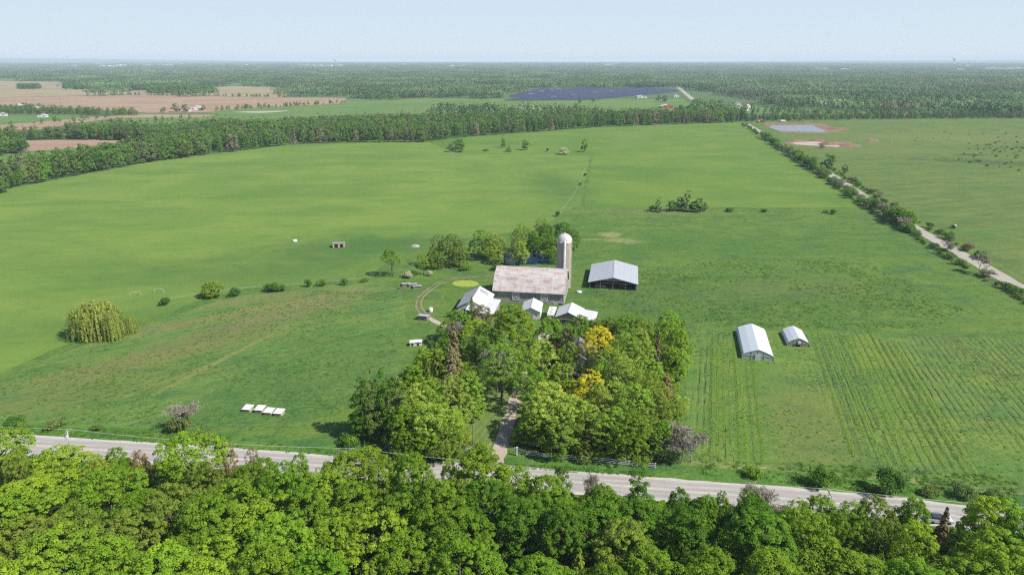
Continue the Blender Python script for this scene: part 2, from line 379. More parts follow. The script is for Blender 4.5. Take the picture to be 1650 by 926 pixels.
M['east'] = grass_mat(fleck=0.22, name='east_field_grass', A=(0.100, 0.165, 0.038), B=(0.125, 0.180, 0.044), C=(0.070, 0.130, 0.034), patch=50, extra=east_extra, streak=(0.3, 40, 7, 0.35), bumpd=0.3, spots=0.12)
sheet('east_field', [(1232,206),(1232,197),(1420,193),(1650,192),(2600,192),(2900,640),(1900,590),(1650,455),(1570,410),(1500,368),(1420,320),(1345,275),(1290,243)], 0.035, M['east'], 8, 1.2, 6)

# garden plots
ROW = -math.radians(16.0)
M['plot'] = grass_mat(fleck=0.4, name='garden_plot_grass', A=(0.102, 0.198, 0.041), B=(0.138, 0.216, 0.043), C=(0.072, 0.150, 0.036), patch=14, spots=0.35, bumpd=0.4, tuft=0.5,
    extra=lambda t, v, c, med, big: t.mix(t.math('MULTIPLY', t.blob(v, P(1300, 680), 9, 24, ROW, 0.6, med, 1.2), 0.45), t.mix(t.math('MULTIPLY', t.blob(v, P(1350, 590), 4, 26, ROW, 0.6, med, 1.0), 0.5), c, (0.075, 0.165, 0.055)), (0.17, 0.17, 0.055)),
    rows=[(ROW, 1.55, P(1158, 625), 6.4, 37, ROW, 0.65), (ROW, 1.75, P(1420, 625), 15, 44, ROW, 0.6), (ROW, 1.7, P(1560, 610), 13, 36, ROW, 0.65), (ROW, 1.8, P(1640, 575), 18, 26, ROW, 0.7)])
sheet('garden_plot', [(1108,530),(1320,533),(1660,548),(1900,570),(1900,760),(1650,770),(1400,752),(1130,742),(1105,700)], 0.05, M['plot'], 3, 0.7, 8)
t = NT('lawn_grass'); v = t.pos()
w = t.new('ShaderNodeTexWave'); w.wave_type = 'BANDS'; w.bands_direction = 'X'
r = t.new('ShaderNodeVectorRotate'); r.rotation_type = 'Z_AXIS'; t.inp(r.inputs['Vector'], v); r.inputs['Angle'].default_value = 0.35
t.inp(w.inputs['Vector'], r.outputs[0]); w.inputs['Scale'].default_value = 0.2; w.inputs['Distortion'].default_value = 0.4
c = t.mix(t.ramp(w.outputs['Fac'], 0.3, 0.7), (0.12, 0.185, 0.045), (0.155, 0.215, 0.055)); c = t.mix(t.ramp(t.noise(v, 0.5, 4), 0.4, 0.8), c, (0.11, 0.15, 0.04))
M['lawn'] = t.finish(c, 0.95, 0.08)
sheet('lawn', [(700,722),(720,640),(790,628),(838,630),(850,660),(830,722)], 0.05, M['lawn'], 2, 0.2, 9)

# road along the wood
road_px = [(-300,698),(-100,706),(0,713.5),(110,722),(300,733),(540,752),(720,761),(860,771),(950,778),(1060,788),(1300,806),(1450,821),(1600,838),(1750,855),(1950,885)]
RC = [P(*p) for p in road_px]
def road_y(x):
    for a, b in zip(RC[:-1], RC[1:]):
        if a.x <= x <= b.x: return a.y + (b.y-a.y)*(x-a.x)/(b.x-a.x)
    return RC[0].y if x < RC[0].x else RC[-1].y
t = NT('road_surface'); v = t.pos()
n = t.noise(t.vec('MULTIPLY', v, (0.05, 0.9, 1)), 1.0, 4, 0.6); n2 = t.noise(v, 6, 4, 0.7)
c = t.mix(t.ramp(n, 0.35, 0.65), (0.41, 0.375, 0.35), (0.50, 0.465, 0.44)); c = t.mix(t.math('MULTIPLY', n2, 0.4), c, (0.30, 0.28, 0.26))
aa = t.new('ShaderNodeAttribute'); aa.attribute_name = 'across'; ac = aa.outputs['Fac']
for off in (-2.35, -0.85, 0.85, 2.35):
    g_ = t.math('SUBTRACT', 1.0, t.ramp(t.math('ABSOLUTE', t.math('SUBTRACT', ac, off)), 0.15, 0.55)); c = t.mix(t.math('MULTIPLY', g_, t.math('ADD', 0.18, t.math('MULTIPLY', n, 0.35))), c, (0.27, 0.25, 0.24))
pt = t.noise(t.vec('MULTIPLY', v, (0.12, 0.5, 1)), 1.0, 2, 0.4); c = t.mix(t.math('MULTIPLY', t.ramp(pt, 0.60, 0.64), 0.18), c, (0.24, 0.225, 0.21))
ck = t.noise(t.vec('MULTIPLY', v, (2.2, 0.35, 1)), 1.0, 6, 0.8, 1.5); c = t.mix(t.math('MULTIPLY', t.ramp(t.math('ABSOLUTE', t.math('SUBTRACT', ck, 0.5)), 0.018, 0.004), 0.5), c, (0.16, 0.15, 0.14))
M['road'] = t.finish(c, 0.9, 0.15)
M['shoulder'] = rock('road_shoulder_gravel', (0.56, 0.515, 0.475), (0.47, 0.43, 0.39), 3.0)
M['gravel'] = rock('lane_gravel', (0.46, 0.42, 0.36), (0.36, 0.32, 0.27), 2.0)
M['dirt'] = rock('bare_dirt', (0.30, 0.24, 0.16), (0.22, 0.17, 0.11), 1.2)
M['verge'] = grass_mat(fleck=0.5, name='verge_grass', A=(0.086, 0.190, 0.034), B=(0.115, 0.218, 0.040), C=(0.052, 0.127, 0.028), patch=9, bumpd=0.5, tuft=0.7)
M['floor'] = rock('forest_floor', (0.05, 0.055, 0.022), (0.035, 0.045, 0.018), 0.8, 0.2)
ribbon('road_verge', [p + Vector((0, 3.0, 0)) for p in RC], 13.0, 0.060, M['verge'], jag=0.6)
ribbon('road_shoulder', RC, 8.0, 0.075, M['shoulder'], jag=0.18)
ribbon('road', RC, 6.4, 0.09, M['road'], jag=0.03)
M['line'] = flat('worn_road_paint', (0.62, 0.56, 0.40), 0.8, 0.2)
ribbon('road_markings', RC, 0.16, 0.094, M['line'])
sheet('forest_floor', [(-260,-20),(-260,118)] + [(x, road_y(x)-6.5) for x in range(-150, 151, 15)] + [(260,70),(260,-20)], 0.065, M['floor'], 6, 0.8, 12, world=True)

# farm lane on the east side and its far continuation
lane_px = [(1975,640),(1800,548),(1700,490),(1640,462),(1590,432),(1535,402),(1482,372),(1440,345),(1400,322),(1368,300),(1338,281),(1300,258),(1262,235),(1234,218),(1204,200)]
LANE = [P(*p) for p in lane_px]
ribbon('lane', LANE, 6.4, 0.07, M['gravel'], jag=0.35, step=5)
ribbon('lane', [P(1117,161), P(1095,143), P(1075,127)], 11, 0.2, M['gravel'], jag=0.5, step=30)
M['drive'] = rock('driveway_gravel', (0.50, 0.42, 0.34), (0.38, 0.31, 0.25), 1.5)
ribbon('driveway', [P(799,750), P(804,728), P(810,712), P(819,680), P(828,650), P(838,618), P(850,590), P(868,560), P(880,535)], 3.1, 0.070, M['drive'], jag=0.35, step=2)
M['lgrav'] = rock('pale_gravel', (0.52, 0.45, 0.38), (0.40, 0.34, 0.27), 2.0)
# two wheel tracks curving round the paddock
trk = [P(x, y) for x, y in ((708,522),(692,513),(681,505),(674,495),(675,483),(684,472),(698,462),(714,453),(735,448),(760,446),(800,443))]
for k in (-1, 1):
    q = []
    for i, p in enumerate(trk):
        d = (trk[min(i+1, len(trk)-1)] - trk[max(0, i-1)]).normalized(); q.append(p + Vector((-d.y, d.x, 0))*k*0.85)
    ribbon('wheel_track', q, 0.6 if k > 0 else 0.75, 0.055, M['dirt'], jag=0.22, step=1.6, seed=5+k)
ribbon('footpath', [P(690,512), P(705,520), P(722,528)], 1.8, 0.058, M['lgrav'], jag=0.3, step=1.5)
M['duck'] = flat('duckweed', (0.30, 0.36, 0.05), 0.6, 0.3, 0.1, 0.6)
sheet('duckweed_pond', [(728,457),(733,453),(745,451.3),(760,452),(770,455),(772,459),(764,462),(745,462.5),(732,460)], 0.06, M['duck'], 1.5, 0.15, 14)
t = NT('pond_water'); t.bump(t.noise(t.pos(), 1.2, 3), 0.15, 0.05); t.bsdf.inputs['IOR'].default_value = 1.33
M['water'] = t.finish((0.012, 0.035, 0.07), 0.1, 0.15)
sheet('pond_water', [(803,421),(800,414),(812,409),(836,407),(860,407),(882,410),(890,417),(884,425),(856,427),(826,425)], 0.06, M['water'], 3, 0.6, 15)
# work site beyond the hay field
M['clay'] = rock('red_clay', (0.28, 0.18, 0.125), (0.22, 0.15, 0.10), 0.2, 0.4)
sheet('bare_clay', [(1236,204),(1232,198),(1330,199),(1352,212),(1330,215),(1262,214)], 0.06, M['clay'], 12, 2.5, 16)
sheet('bare_clay', [(1262,229),(1290,225),(1372,229),(1385,234),(1350,239),(1275,233)], 0.06, M['clay'], 8, 2, 17)
sheet('gravel_pad', [(1272,230),(1312,228),(1362,234),(1350,237),(1285,233)], 0.075, M['lgrav'], 8, 1, 18)
t = NT('basin_water'); t.bump(t.noise(t.pos(), 0.3, 3), 0.2, 0.1)
M['basin'] = t.finish(t.mix(t.ramp(t.noise(t.pos(), 0.09, 5, 0.7), 0.42, 0.62), (0.20, 0.23, 0.28), (0.30, 0.26, 0.22)), 0.35, 0.4)
sheet('basin_water', [(1240,206),(1244,202),(1310,202),(1332,211),(1325,213),(1258,211.5)], 0.08, M['basin'], 15, 1, 19)

# fields in the distance
M['plough'] = grass_mat('ploughed_soil', (0.30, 0.20, 0.135), (0.34, 0.25, 0.17), (0.27, 0.20, 0.12), patch=120, streak=(0.05, 300, 14, 0.4), bumpd=0.3, spots=0.0)
M['stubble'] = grass_mat('stubble_field', (0.27, 0.23, 0.13), (0.32, 0.27, 0.16), (0.22, 0.21, 0.11), patch=160, streak=(0.05, 300, 20, 0.4), bumpd=0.3)
M['fgreen'] = grass_mat('distant_pasture', (0.10, 0.19, 0.045), (0.13, 0.21, 0.055), (0.08, 0.15, 0.04), patch=120, streak=(0.1, 200, 20, 0.4), bumpd=0.3, spots=0.2)
fields = [
 ('ploughed_field', [(-900,196),(-700,160),(-200,152),(0,157.5),(130,155),(250,152.5),(400,157),(557,158),(560,166),(500,170),(400,174),(330,181),(240,182),(140,176),(0,170),(-300,176)], 'plough', 0.05),
 ('stubble_field', [(-900,158),(-500,133),(0,131),(100,132),(115,143),(240,146),(380,139),(478,141),(478,146),(455,157),(400,156.5),(250,152),(130,154.5),(0,157),(-300,160)], 'stubble', 0.04),
 ('stubble_field', [(-600,262),(-400,220),(0,202),(110,192),(220,184),(345,185),(330,189),(190,190),(130,198),(70,208),(0,213),(-200,235)], 'plough', 0.06),
 ('ploughed_field', [(-500,260),(-200,232),(0,226),(190,225),(205,228),(120,239),(0,247),(-200,262)], 'plough', 0.07),
 ('green_field', [(-500,300),(-200,265),(0,249),(120,240),(200,229),(240,226),(235,242),(120,258),(0,266),(-200,285)], 'fgreen', 0.065),
 ('ploughed_field', [(-500,325),(-200,287),(0,266),(60,263),(80,266),(30,285),(0,288),(-200,315)], 'plough', 0.07),
 ('green_field', [(-600,215),(-400,200),(0,186),(110,186),(180,188),(110,193),(0,203),(-300,222)], 'fgreen', 0.055),
 ('green_field', [(180,190),(350,184),(330,180),(410,172),(560,161),(680,158.5),(1100,160),(1110,166),(1200,172),(1400,180),(1400,186),(1180,182),(1000,182),(680,184),(600,183),(420,195),(200,200)], 'fgreen', 0.045),
]
for i, (nm, pts, mt, z) in enumerate(fields): sheet(nm, pts, z, M[mt], 30, 2.5, 30+i)
sheet('gravel_pit', [(372,181),(400,179.5),(440,179),(468,178),(455,180.5),(420,182)], 0.09, M['lgrav'], 10, 3, 50)
# hills on the horizon
def hill(x0, x1, y, prof, seed):
    vs = []; fs = []; n = 60; rows = 8
    for j in range(rows+1):
        for i in range(n+1):
            u = i/n; x = x0 + (x1-x0)*u; w = math.sin(math.pi*j/rows)
            vs.append((x, y + (j/rows-0.5)*6000, -0.5 + w*(prof(u)+mnoise.noise(Vector((x/1500, seed, j*0.3)))*6*min(1, prof(u)/20))))
    for j in range(rows):
        for i in range(n):
            a = j*(n+1)+i; fs.append((a, a+1, a+n+2, a+n+1))
    me = bpy.data.meshes.new('hills'); me.from_pydata(vs, [], fs); me.materials.append(M['far']); me.polygons.foreach_set('use_smooth', [True]*len(fs)); me.update()
    setp(link('hills', me), kind='structure')
hill(-24000, -2500, 19500, lambda u: 112*max(0, math.sin(math.pi*min(1, (u*1.0)+0.12)))**0.8 if u < 0.88 else 0, 2)
hill(3000, 26000, 20500, lambda u: 66*math.sin(math.pi*u)**1.2, 5)

# ------------------------------------------------------------------ trees
def foliage(name, col, var=0.30, trans=0.42, dry=0.0):
    if max(col) < 0.3 and 'mid_' in name[:4]: col = (col[0]*1.65, col[1]*1.60, col[2]*1.45)
    elif max(col) < 0.3 and 'far_' not in name and 'dry_' not in name: col = (col[0]*2.0, col[1]*1.76, col[2]*1.05)
    t = NT(name)
    a = t.new('ShaderNodeAttribute'); a.attribute_name = 'tint'
    oi = t.new('ShaderNodeObjectInfo')
    g_ = col[1] > col[0]*1.1
    lo = tuple(x*f for x, f in zip(col, (0.62, 0.72, 0.75) if g_ else (0.75, 0.75, 0.75))); hi = tuple(x*f for x, f in zip(col, (1.32, 1.22, 1.1) if g_ else (1.25, 1.25, 1.25)))
    c = t.mix(a.outputs['Fac'], lo, hi)
    if 'far_' in name:
        pn = t.noise(t.pos(), 1/260.0, 4, 0.6); pn2 = t.noise(t.vec('ADD', t.pos(), (900, 300, 0)), 1/420.0, 3, 0.6)
        c = t.mix(t.ramp(pn, 0.42, 0.62), c, tuple(x*1.55 for x in col)); c = t.mix(t.math('MULTIPLY', t.ramp(pn2, 0.55, 0.66), 0.55), c, (0.15, 0.14, 0.095))
    hsv = t.new('ShaderNodeHueSaturation'); t.inp(hsv.inputs['Color'], c)
    t.inp(hsv.inputs['Hue'], t.math('ADD', 0.492, t.math('MULTIPLY', oi.outputs['Random'], 0.016)))
    t.inp(hsv.inputs['Value'], t.math('ADD', 1-var/2, t.math('MULTIPLY', t.math('FRACT', t.math('MULTIPLY', oi.outputs['Random'], 7.31)), var)))
    c = hsv.outputs[0]
    t.inp(t.bsdf.inputs['Base Color'], c); t.bsdf.inputs['Roughness'].default_value = 0.6; t.bsdf.inputs['Specular IOR Level'].default_value = 0.12
    tr = t.new('ShaderNodeBsdfTranslucent'); t.inp(tr.inputs['Color'], t.mix(1.0, c, (1.15, 1.25, 0.6), 'MULTIPLY'))
    ms = t.new('ShaderNodeMixShader'); ms.inputs[0].default_value = trans
    t.l.new(t.bsdf.outputs[0], ms.inputs[1]); t.l.new(tr.outputs[0], ms.inputs[2]); t.l.new(ms.outputs[0], t.out.inputs['Surface'])
    return t.m
FOL = {
 'yellow-green': foliage('foliage_yellow_green', (0.128, 0.205, 0.022)),
 'bright green': foliage('foliage_bright_green', (0.100, 0.182, 0.020)),
 'mid green': foliage('foliage_mid_green', (0.076, 0.155, 0.015)),
 'deep green': foliage('foliage_deep_green', (0.050, 0.118, 0.014)),
 'olive green': foliage('foliage_olive_green', (0.092, 0.140, 0.030)),
 'grey-green': foliage('foliage_grey_green', (0.072, 0.125, 0.042)),
 'soft green': foliage('foliage_soft_green', (0.146, 0.215, 0.052)),
 'fresh green': foliage('foliage_fresh_green', (0.108, 0.192, 0.036)),
 'twig': foliage('dry_twigs', (0.225, 0.205, 0.155), 0.15, 0.1),
 'golden': foliage('foliage_golden', (0.56, 0.49, 0.025), 0.15),
 'purple': foliage('foliage_purple', (0.022, 0.016, 0.024), 0.2, 0.10),
 'tan': foliage('foliage_tan', (0.105, 0.105, 0.075), 0.15, 0.2),
 'willow': foliage('foliage_willow', (0.145, 0.195, 0.070), 0.2, 0.4),
 'blossom': foliage('foliage_blossom', (0.42, 0.43, 0.26), 0.2, 0.3),
 'brown': foliage('foliage_brown', (0.11, 0.09, 0.06), 0.2, 0.2),
}
FOLM = {
 'yellow-green': foliage('mid_yellow_green', (0.110, 0.180, 0.022)), 'bright green': foliage('mid_bright_green', (0.085, 0.165, 0.022)), 'mid green': foliage('mid_mid_green', (0.066, 0.135, 0.022)),
 'deep green': foliage('mid_deep_green', (0.044, 0.105, 0.020)), 'olive green': foliage('mid_olive_green', (0.090, 0.130, 0.036)), 'grey-green': foliage('mid_grey_green', (0.080, 0.118, 0.050)),
 'soft green': foliage('mid_soft_green', (0.100, 0.160, 0.036)), 'tan': foliage('mid_tan', (0.150, 0.135, 0.100)), 'brown': foliage('mid_brown', (0.100, 0.085, 0.055)), 'blossom': FOL['blossom'],
}
def bark(name, a, b):
    t = NT(name); v = t.obj(); n = t.noise(t.vec('MULTIPLY', v, (6, 6, 1.2)), 1.0, 4, 0.7)
    t.bump(n, 0.6, 0.03); return t.finish(t.mix(t.ramp(n, 0.3, 0.7), a, b), 0.9, 0.1)
M['bark'] = bark('bark', (0.10, 0.08, 0.06), (0.20, 0.17, 0.13))
M['deadbark'] = bark('dead_bark', (0.30, 0.26, 0.23), (0.42, 0.38, 0.34))

def quads(C, N, size, rng, elong=None, down=False):
    """leaf cards: centres C, normals N"""
    n = len(C); N = N/np.maximum(np.linalg.norm(N, axis=1, keepdims=True), 1e-6)
    R = rng.normal(size=(n, 3))
    if down: R = np.tile(np.array([0, 0, -1.0]), (n, 1)) + R*0.15
    T = R - N*np.sum(R*N, 1, keepdims=True); T /= np.maximum(np.linalg.norm(T, axis=1, keepdims=True), 1e-6)
    B = np.cross(N, T)
    s = (size*rng.uniform(0.65, 1.35, n))[:, None] if np.isscalar(size) else size[:, None]
    e = 1.0 if elong is None else elong
    a, b = T*s*0.5*e, B*s*0.5/(e**0.5)
    V = np.stack([C-a-b*0.55, C+a*0.2-b, C+a+b*0.45, C-a*0.35+b], 1).reshape(-1, 3)
    return V
def cloud_mesh(name, V, tint, mat):
    me = mesh_np(name, V, 4, np.arange(len(V)), (mat,))
    at = me.attributes.new('tint', 'FLOAT', 'FACE'); at.data.foreach_set('value', np.clip(tint, 0, 1).astype(np.float32))
    return me
def sphere_dirs(n, rng, zmin=-0.6):
    z = rng.uniform(zmin, 1, n); a = rng.uniform(0, 2*np.pi, n); r = np.sqrt(1-z*z)
    return np.stack([r*np.cos(a), r*np.sin(a), z], 1)

def limbs(seed, h, ends, r0, mat, name='trunk', bend=0.3, twigs=0):
    rnd = random.Random(seed); mb = MB()
    top = h*0.62
    pts = [Vector((0,0,-0.3))] + [Vector((rnd.uniform(-bend, bend)*k/4, rnd.uniform(-bend, bend)*k/4, top*k/4)) for k in range(1, 5)]
    mb.tube(pts, [r0*1.25, r0, r0*0.85, r0*0.65, r0*0.4], 7)
    for e in ends:
        e = Vector(e); k = rnd.uniform(0.35, 0.95); a = pts[1].lerp(pts[-1], k)
        a.z = min(a.z, e.z*0.8); m = a.lerp(e, 0.5) + Vector((rnd.uniform(-.4,.4), rnd.uniform(-.4,.4), rnd.uniform(0.1,.6)))
        mb.tube([a, m, e], [r0*0.42, r0*0.26, r0*0.08], 5)
        for _ in range(twigs):
            s = m.lerp(e, rnd.random()); q = s + Vector((rnd.uniform(-1,1), rnd.uniform(-1,1), rnd.uniform(0,1)))*h*0.09
            mb.tube([s, q], [r0*0.12, r0*0.03], 4, cap=False)
    me = bpy.data.meshes.new(name); me.from_pydata(mb.v, [], mb.f); me.materials.append(mat)
    me.polygons.foreach_set('use_smooth', [True]*len(me.polygons)); me.update()
    return me

def broadleaf(seed, h=14.0, rad=5.0, nlobe=7, nclump=140, per=75, leaf=0.30, crad=0.95, base=0.3, mat='mid green', sparse=0.0, col=False, twigs=0):
    """returns (crown mesh, trunk mesh) of a rounded tree"""
    rng = np.random.default_rng(seed)
    zc = h*(base+1)/2; hz = h*(1-base)/2
    lobes = []
    for i in range(nlobe):
        if col:
            u = i/(nlobe-1); c = np.array([rng.normal(0, rad*0.12), rng.normal(0, rad*0.12), h*base + (h*(1-base))*(0.12+0.8*u)]); r = rad*(0.95-0.55*u)*rng.uniform(0.85, 1.1)
            lobes.append((c, np.array([r, r, h*(1-base)/nlobe*1.3])))
        else:
            a = 2*np.pi*(i/nlobe) + rng.uniform(-0.4, 0.4); lev = rng.uniform(-0.35, 0.45) if base > 0.12 else rng.uniform(-0.85, 0.45)
            rr = rad*rng.uniform(0.42, 0.62)*np.sqrt(max(0.1, 1-lev*lev))
            c = np.array([rr*np.cos(a), rr*np.sin(a), zc + lev*hz]); r = rad*rng.uniform(0.42, 0.58)
            lobes.append((c, np.array([r, r, r*rng.uniform(0.75, 1.0)])))
    if not col:
        r = rad*0.6; lobes.append((np.array([rng.normal(0, .4), rng.normal(0, .4), h - r*0.85]), np.array([r, r, r*0.85])))
        lobes.append((np.array([0, 0, zc]), np.array([rad*0.6, rad*0.6, hz*0.7])))
    C = []; D = []
    w = np.array([l[1][0]**2 for l in lobes]); w /= w.sum()
    pick = rng.choice(len(lobes), nclump, p=w)
    for k in pick:
        c, r = lobes[k]; d = sphere_dirs(1, rng, -0.55)[0]
        C.append(c + d*r*rng.uniform(0.82, 1.06)); D.append(d)
    C = np.array(C); D = np.array(D)
    # keep the outer ones
    inside = np.zeros(len(C), bool)
    for c, r in lobes: inside |= (np.linalg.norm((C-c)/r, axis=1) < 0.72)
    C = C[~inside]; D = D[~inside]
    nc = len(C)
    cr = crad*rng.uniform(0.6, 1.35, nc)
    ld = sphere_dirs(nc*per, rng, -0.5).reshape(nc, per, 3)
    # turn the local up towards the clump's own direction
    up = D*0.6 + np.array([0, 0, 0.6]); up /= np.linalg.norm(up, axis=1, keepdims=True)
    bias = up[:, None, :]*0.35
    d = ld + bias; d /= np.linalg.norm(d, axis=2, keepdims=True)
    rr = cr[:, None, None]*rng.uniform(0.84, 1.06, (nc, per, 1))
    LC = C[:, None, :] + d*rr*np.array([1, 1, 0.72])
    LN = d*1.0 + rng.normal(0, 0.30, (nc, per, 3)) + np.array([0.1, -0.05, 0.45])
    tint = (rng.uniform(0.2, 0.8, nc)[:, None] + rng.normal(0, 0.16, (nc, per))).ravel()
    LC = LC.reshape(-1, 3); LN = LN.reshape(-1, 3)
    if sparse > 0:
        keep = rng.random(len(LC)) > sparse; LC, LN, tint = LC[keep], LN[keep], tint[keep]
    V = quads(LC, LN, leaf, rng)
    cm = cloud_mesh('crown', V, tint, FOL[mat])
    ends = [l[0]*np.array([0.8, 0.8, 1]) for l in lobes[:nlobe]]
    tm = limbs(seed, h, ends, 0.022*h, M['bark'], twigs=twigs)
    return cm, tm
def conifer(seed, h=14.0, rad=2.6, n=5200, leaf=0.30, mat='deep green', sparse=0.0):
    rng = np.random.default_rng(seed)
    nb = 170
    bz = h*(0.06 + 0.92*rng.uniform(0, 1, nb)**0.85); ba = rng.uniform(0, 2*np.pi, nb)
    bl = rad*(1 - bz/h)**0.85*rng.uniform(0.75, 1.15, nb) + 0.12
    per = n//nb; u = rng.uniform(0.12, 1, (nb, per))
    wd = bl[:, None]*0.20*(1.15-u)
    x = bl[:, None]*u; off = rng.normal(0, 1, (nb, per))*wd
    z = bz[:, None] - 0.28*x - 0.10*x*x/np.maximum(bl[:, None], .2) + rng.normal(0, 0.07, (nb, per))
    ca, sa = np.cos(ba)[:, None], np.sin(ba)[:, None]
    C = np.stack([ca*x - sa*off, sa*x + ca*off, z], 2).reshape(-1, 3)
    N = np.stack([ca*0.5+0*x, sa*0.5+0*x, 0.8+0*x], 2).reshape(-1, 3) + rng.normal(0, 0.35, (nb*per, 3))
    tint = (rng.uniform(0.2, 0.8, nb)[:, None] + rng.normal(0, .15, (nb, per))).ravel()
    if sparse: k = rng.random(len(C)) > sparse; C, N, tint = C[k], N[k], tint[k]
    cm = cloud_mesh('crown', quads(C, N, leaf, rng), tint, FOL[mat])
    mb = MB(); mb.tube([(0,0,-.3),(0,0,h*0.5),(0,0,h*0.985)], [0.018*h, 0.011*h, 0.02], 7)
    for i in range(0, nb, 2):
        e = Vector((math.cos(ba[i])*bl[i]*.9, math.sin(ba[i])*bl[i]*.9, bz[i]-0.3*bl[i])); mb.tube([(0,0,bz[i]), e], [0.05, 0.015], 4, cap=False)
    me = bpy.data.meshes.new('trunk'); me.from_pydata(mb.v, [], mb.f); me.materials.append(M['bark']); me.update()
    return cm, me
def willow(seed, h=11.0, rad=6.5, mat='willow'):
    rng = np.random.default_rng(seed)
    nb = 620; d = sphere_dirs(nb, rng, 0.02)
    lobes = [np.array([rng.uniform(-.35, .35)*rad, rng.uniform(-.3, .3)*rad, 0]) for _ in range(5)]
    st = d*np.array([rad*0.72, rad*0.66, h*0.42])*rng.uniform(0.75, 1.08, (nb, 1)) + np.array([lobes[i % 5]*0.7 for i in range(nb)])
    st[:, 2] = h*0.55 + st[:, 2] + rng.normal(0, .25, nb)
    L = np.minimum(st[:, 2]-0.4, h*rng.uniform(0.30, 0.8, nb))
    per = 40; u = rng.random((nb, per))
    C = st[:, None, :].repeat(per, 1); C[:, :, 2] -= u*L[:, None]
    out = d*np.array([1, 1, 0]); C += out[:, None, :]*(np.sqrt(u)[:, :, None])*0.9
    C += rng.normal(0, .16, C.shape)
    N = (d*np.array([1, 1, .5]))[:, None, :].repeat(per, 1) + rng.normal(0, .45, C.shape)
    tint = (rng.uniform(.15, .85, nb)[:, None] + rng.normal(0, .12, (nb, per))).ravel()
    C = C.reshape(-1, 3); N = N.reshape(-1, 3)
    cm = cloud_mesh('crown', quads(C, N, 0.27, rng, elong=1.8, down=True), tint, FOL[mat])
    tm = limbs(seed, h, [l*0.8 + np.array([0, 0, h*0.7]) for l in lobes], 0.45, M['bark'])
    return cm, tm
def bare_tree(seed, h=10.0, spread=0.5, depth=5, mat='deadbark', r0=None, leaves=0, lmat='grey-green', lean=0.0, lsize=0.22, lel=None):
    rnd = random.Random(seed); mb = MB(); tips = []
    def grow(p, d, L, r, k):
        q = p + d*L*0.5 + Vector((rnd.gauss(0,1), rnd.gauss(0,1), rnd.gauss(0,1)))*L*0.05; e = p + d*L
        r = max(r, 0.022); mb.tube([p, q, e], [r, r*0.8, r*0.62], 5 if k > 2 else 3, cap=False)
        if k <= 2: tips.append(e); tips.append(q)
        if k == 0: return
        for i in range(3 if k > 1 else 2):
            nd = (d + Vector((rnd.gauss(0,1), rnd.gauss(0,1), rnd.gauss(0.15,0.6)))*spread).normalized()
            grow(p.lerp(e, rnd.uniform(0.55, 1.0)) if i else e, nd, L*rnd.uniform(0.62, 0.82), r*0.55, k-1)
    r0 = r0 or h*0.016
    grow(Vector((0,0,-0.2)), Vector((lean, 0, 1)).normalized(), h*0.34, r0, depth)
    zs = max(v[2] for v in mb.v)
    k = h/zs; mb.v = [(v[0]*k, v[1]*k, v[2]*k) for v in mb.v]
    me = bpy.data.meshes.new('trunk'); me.from_pydata(mb.v, [], mb.f); me.materials.append(M[mat]); me.update()
    cm = None
    if leaves:
        rng = np.random.default_rng(seed); T = np.array([tuple(t*k) for t in tips]); T = T[T[:, 2] > h*0.25]
        C = T[rng.integers(0, len(T), leaves)] + rng.normal(0, h*0.028, (leaves, 3))
        cm = cloud_mesh('crown', quads(C, rng.normal(0, 1, (leaves, 3)) + np.array([0, 0, .5]), lsize, rng, elong=lel, down=False), rng.uniform(.1, .9, leaves), FOL[lmat])
    return cm, me
def shrub(seed, h=2.2, rad=1.6, mat='mid green', leaf=0.2, n=1500):
    rng = np.random.default_rng(seed); nl = 9
    cs = np.stack([rng.normal(0, rad*0.42, nl), rng.normal(0, rad*0.42, nl), h*rng.uniform(0.30, 0.72, nl)], 1); rs = rad*rng.uniform(0.35, 0.6, nl)
    k = rng.integers(0, nl, n); d = sphere_dirs(n, rng, -0.7)
    C = cs[k] + d*rs[k][:, None]*rng.uniform(.75, 1.1, (n, 1))*np.array([1, 1, h/rad*0.55]); C[:, 2] = np.maximum(C[:, 2], 0.08)
    cm = cloud_mesh('foliage', quads(C, d + rng.normal(0, .45, (n, 3)) + np.array([0, 0, .3]), leaf, rng), rng.uniform(.2, .8, nl)[k] + rng.normal(0, .15, n), FOL[mat])
    mb = MB(); rnd = random.Random(seed)
    for c in cs: mb.tube([(rnd.uniform(-.15,.15), rnd.uniform(-.15,.15), -0.1), tuple(c*np.array([.5,.5,.6])), tuple(c)], [.05, .035, .012], 4, cap=False)
    me = bpy.data.meshes.new('stem'); me.from_pydata(mb.v, [], mb.f); me.materials.append(M['bark']); me.update()
    return cm, me

def set_mat(o, m):
    o.material_slots[0].link = 'OBJECT'; o.material_slots[0].material = m
def plant(name, meshes, loc, label, cat='tree', group=None, color=None, s=1.0, sz=None, rz=0.0, small=False):
    cm, tm = meshes
    o = empty(name, (loc[0], loc[1], 0), rz, label, cat, group); o.scale = (s, s, sz or s)
    if cm is not None:
        c = link('foliage' if cm.name.startswith('foliage') else 'crown', cm, o)
        if color: set_mat(c, (FOLM if len(cm.polygons) < 2200 and color in FOLM and cat != 'bush_near' else FOL)[color])
    if tm is not None and not small: link('stem' if tm.name.startswith('stem') else 'trunk', tm, o)
    return o
def at_top(px, py, h): return P(px, py, h)

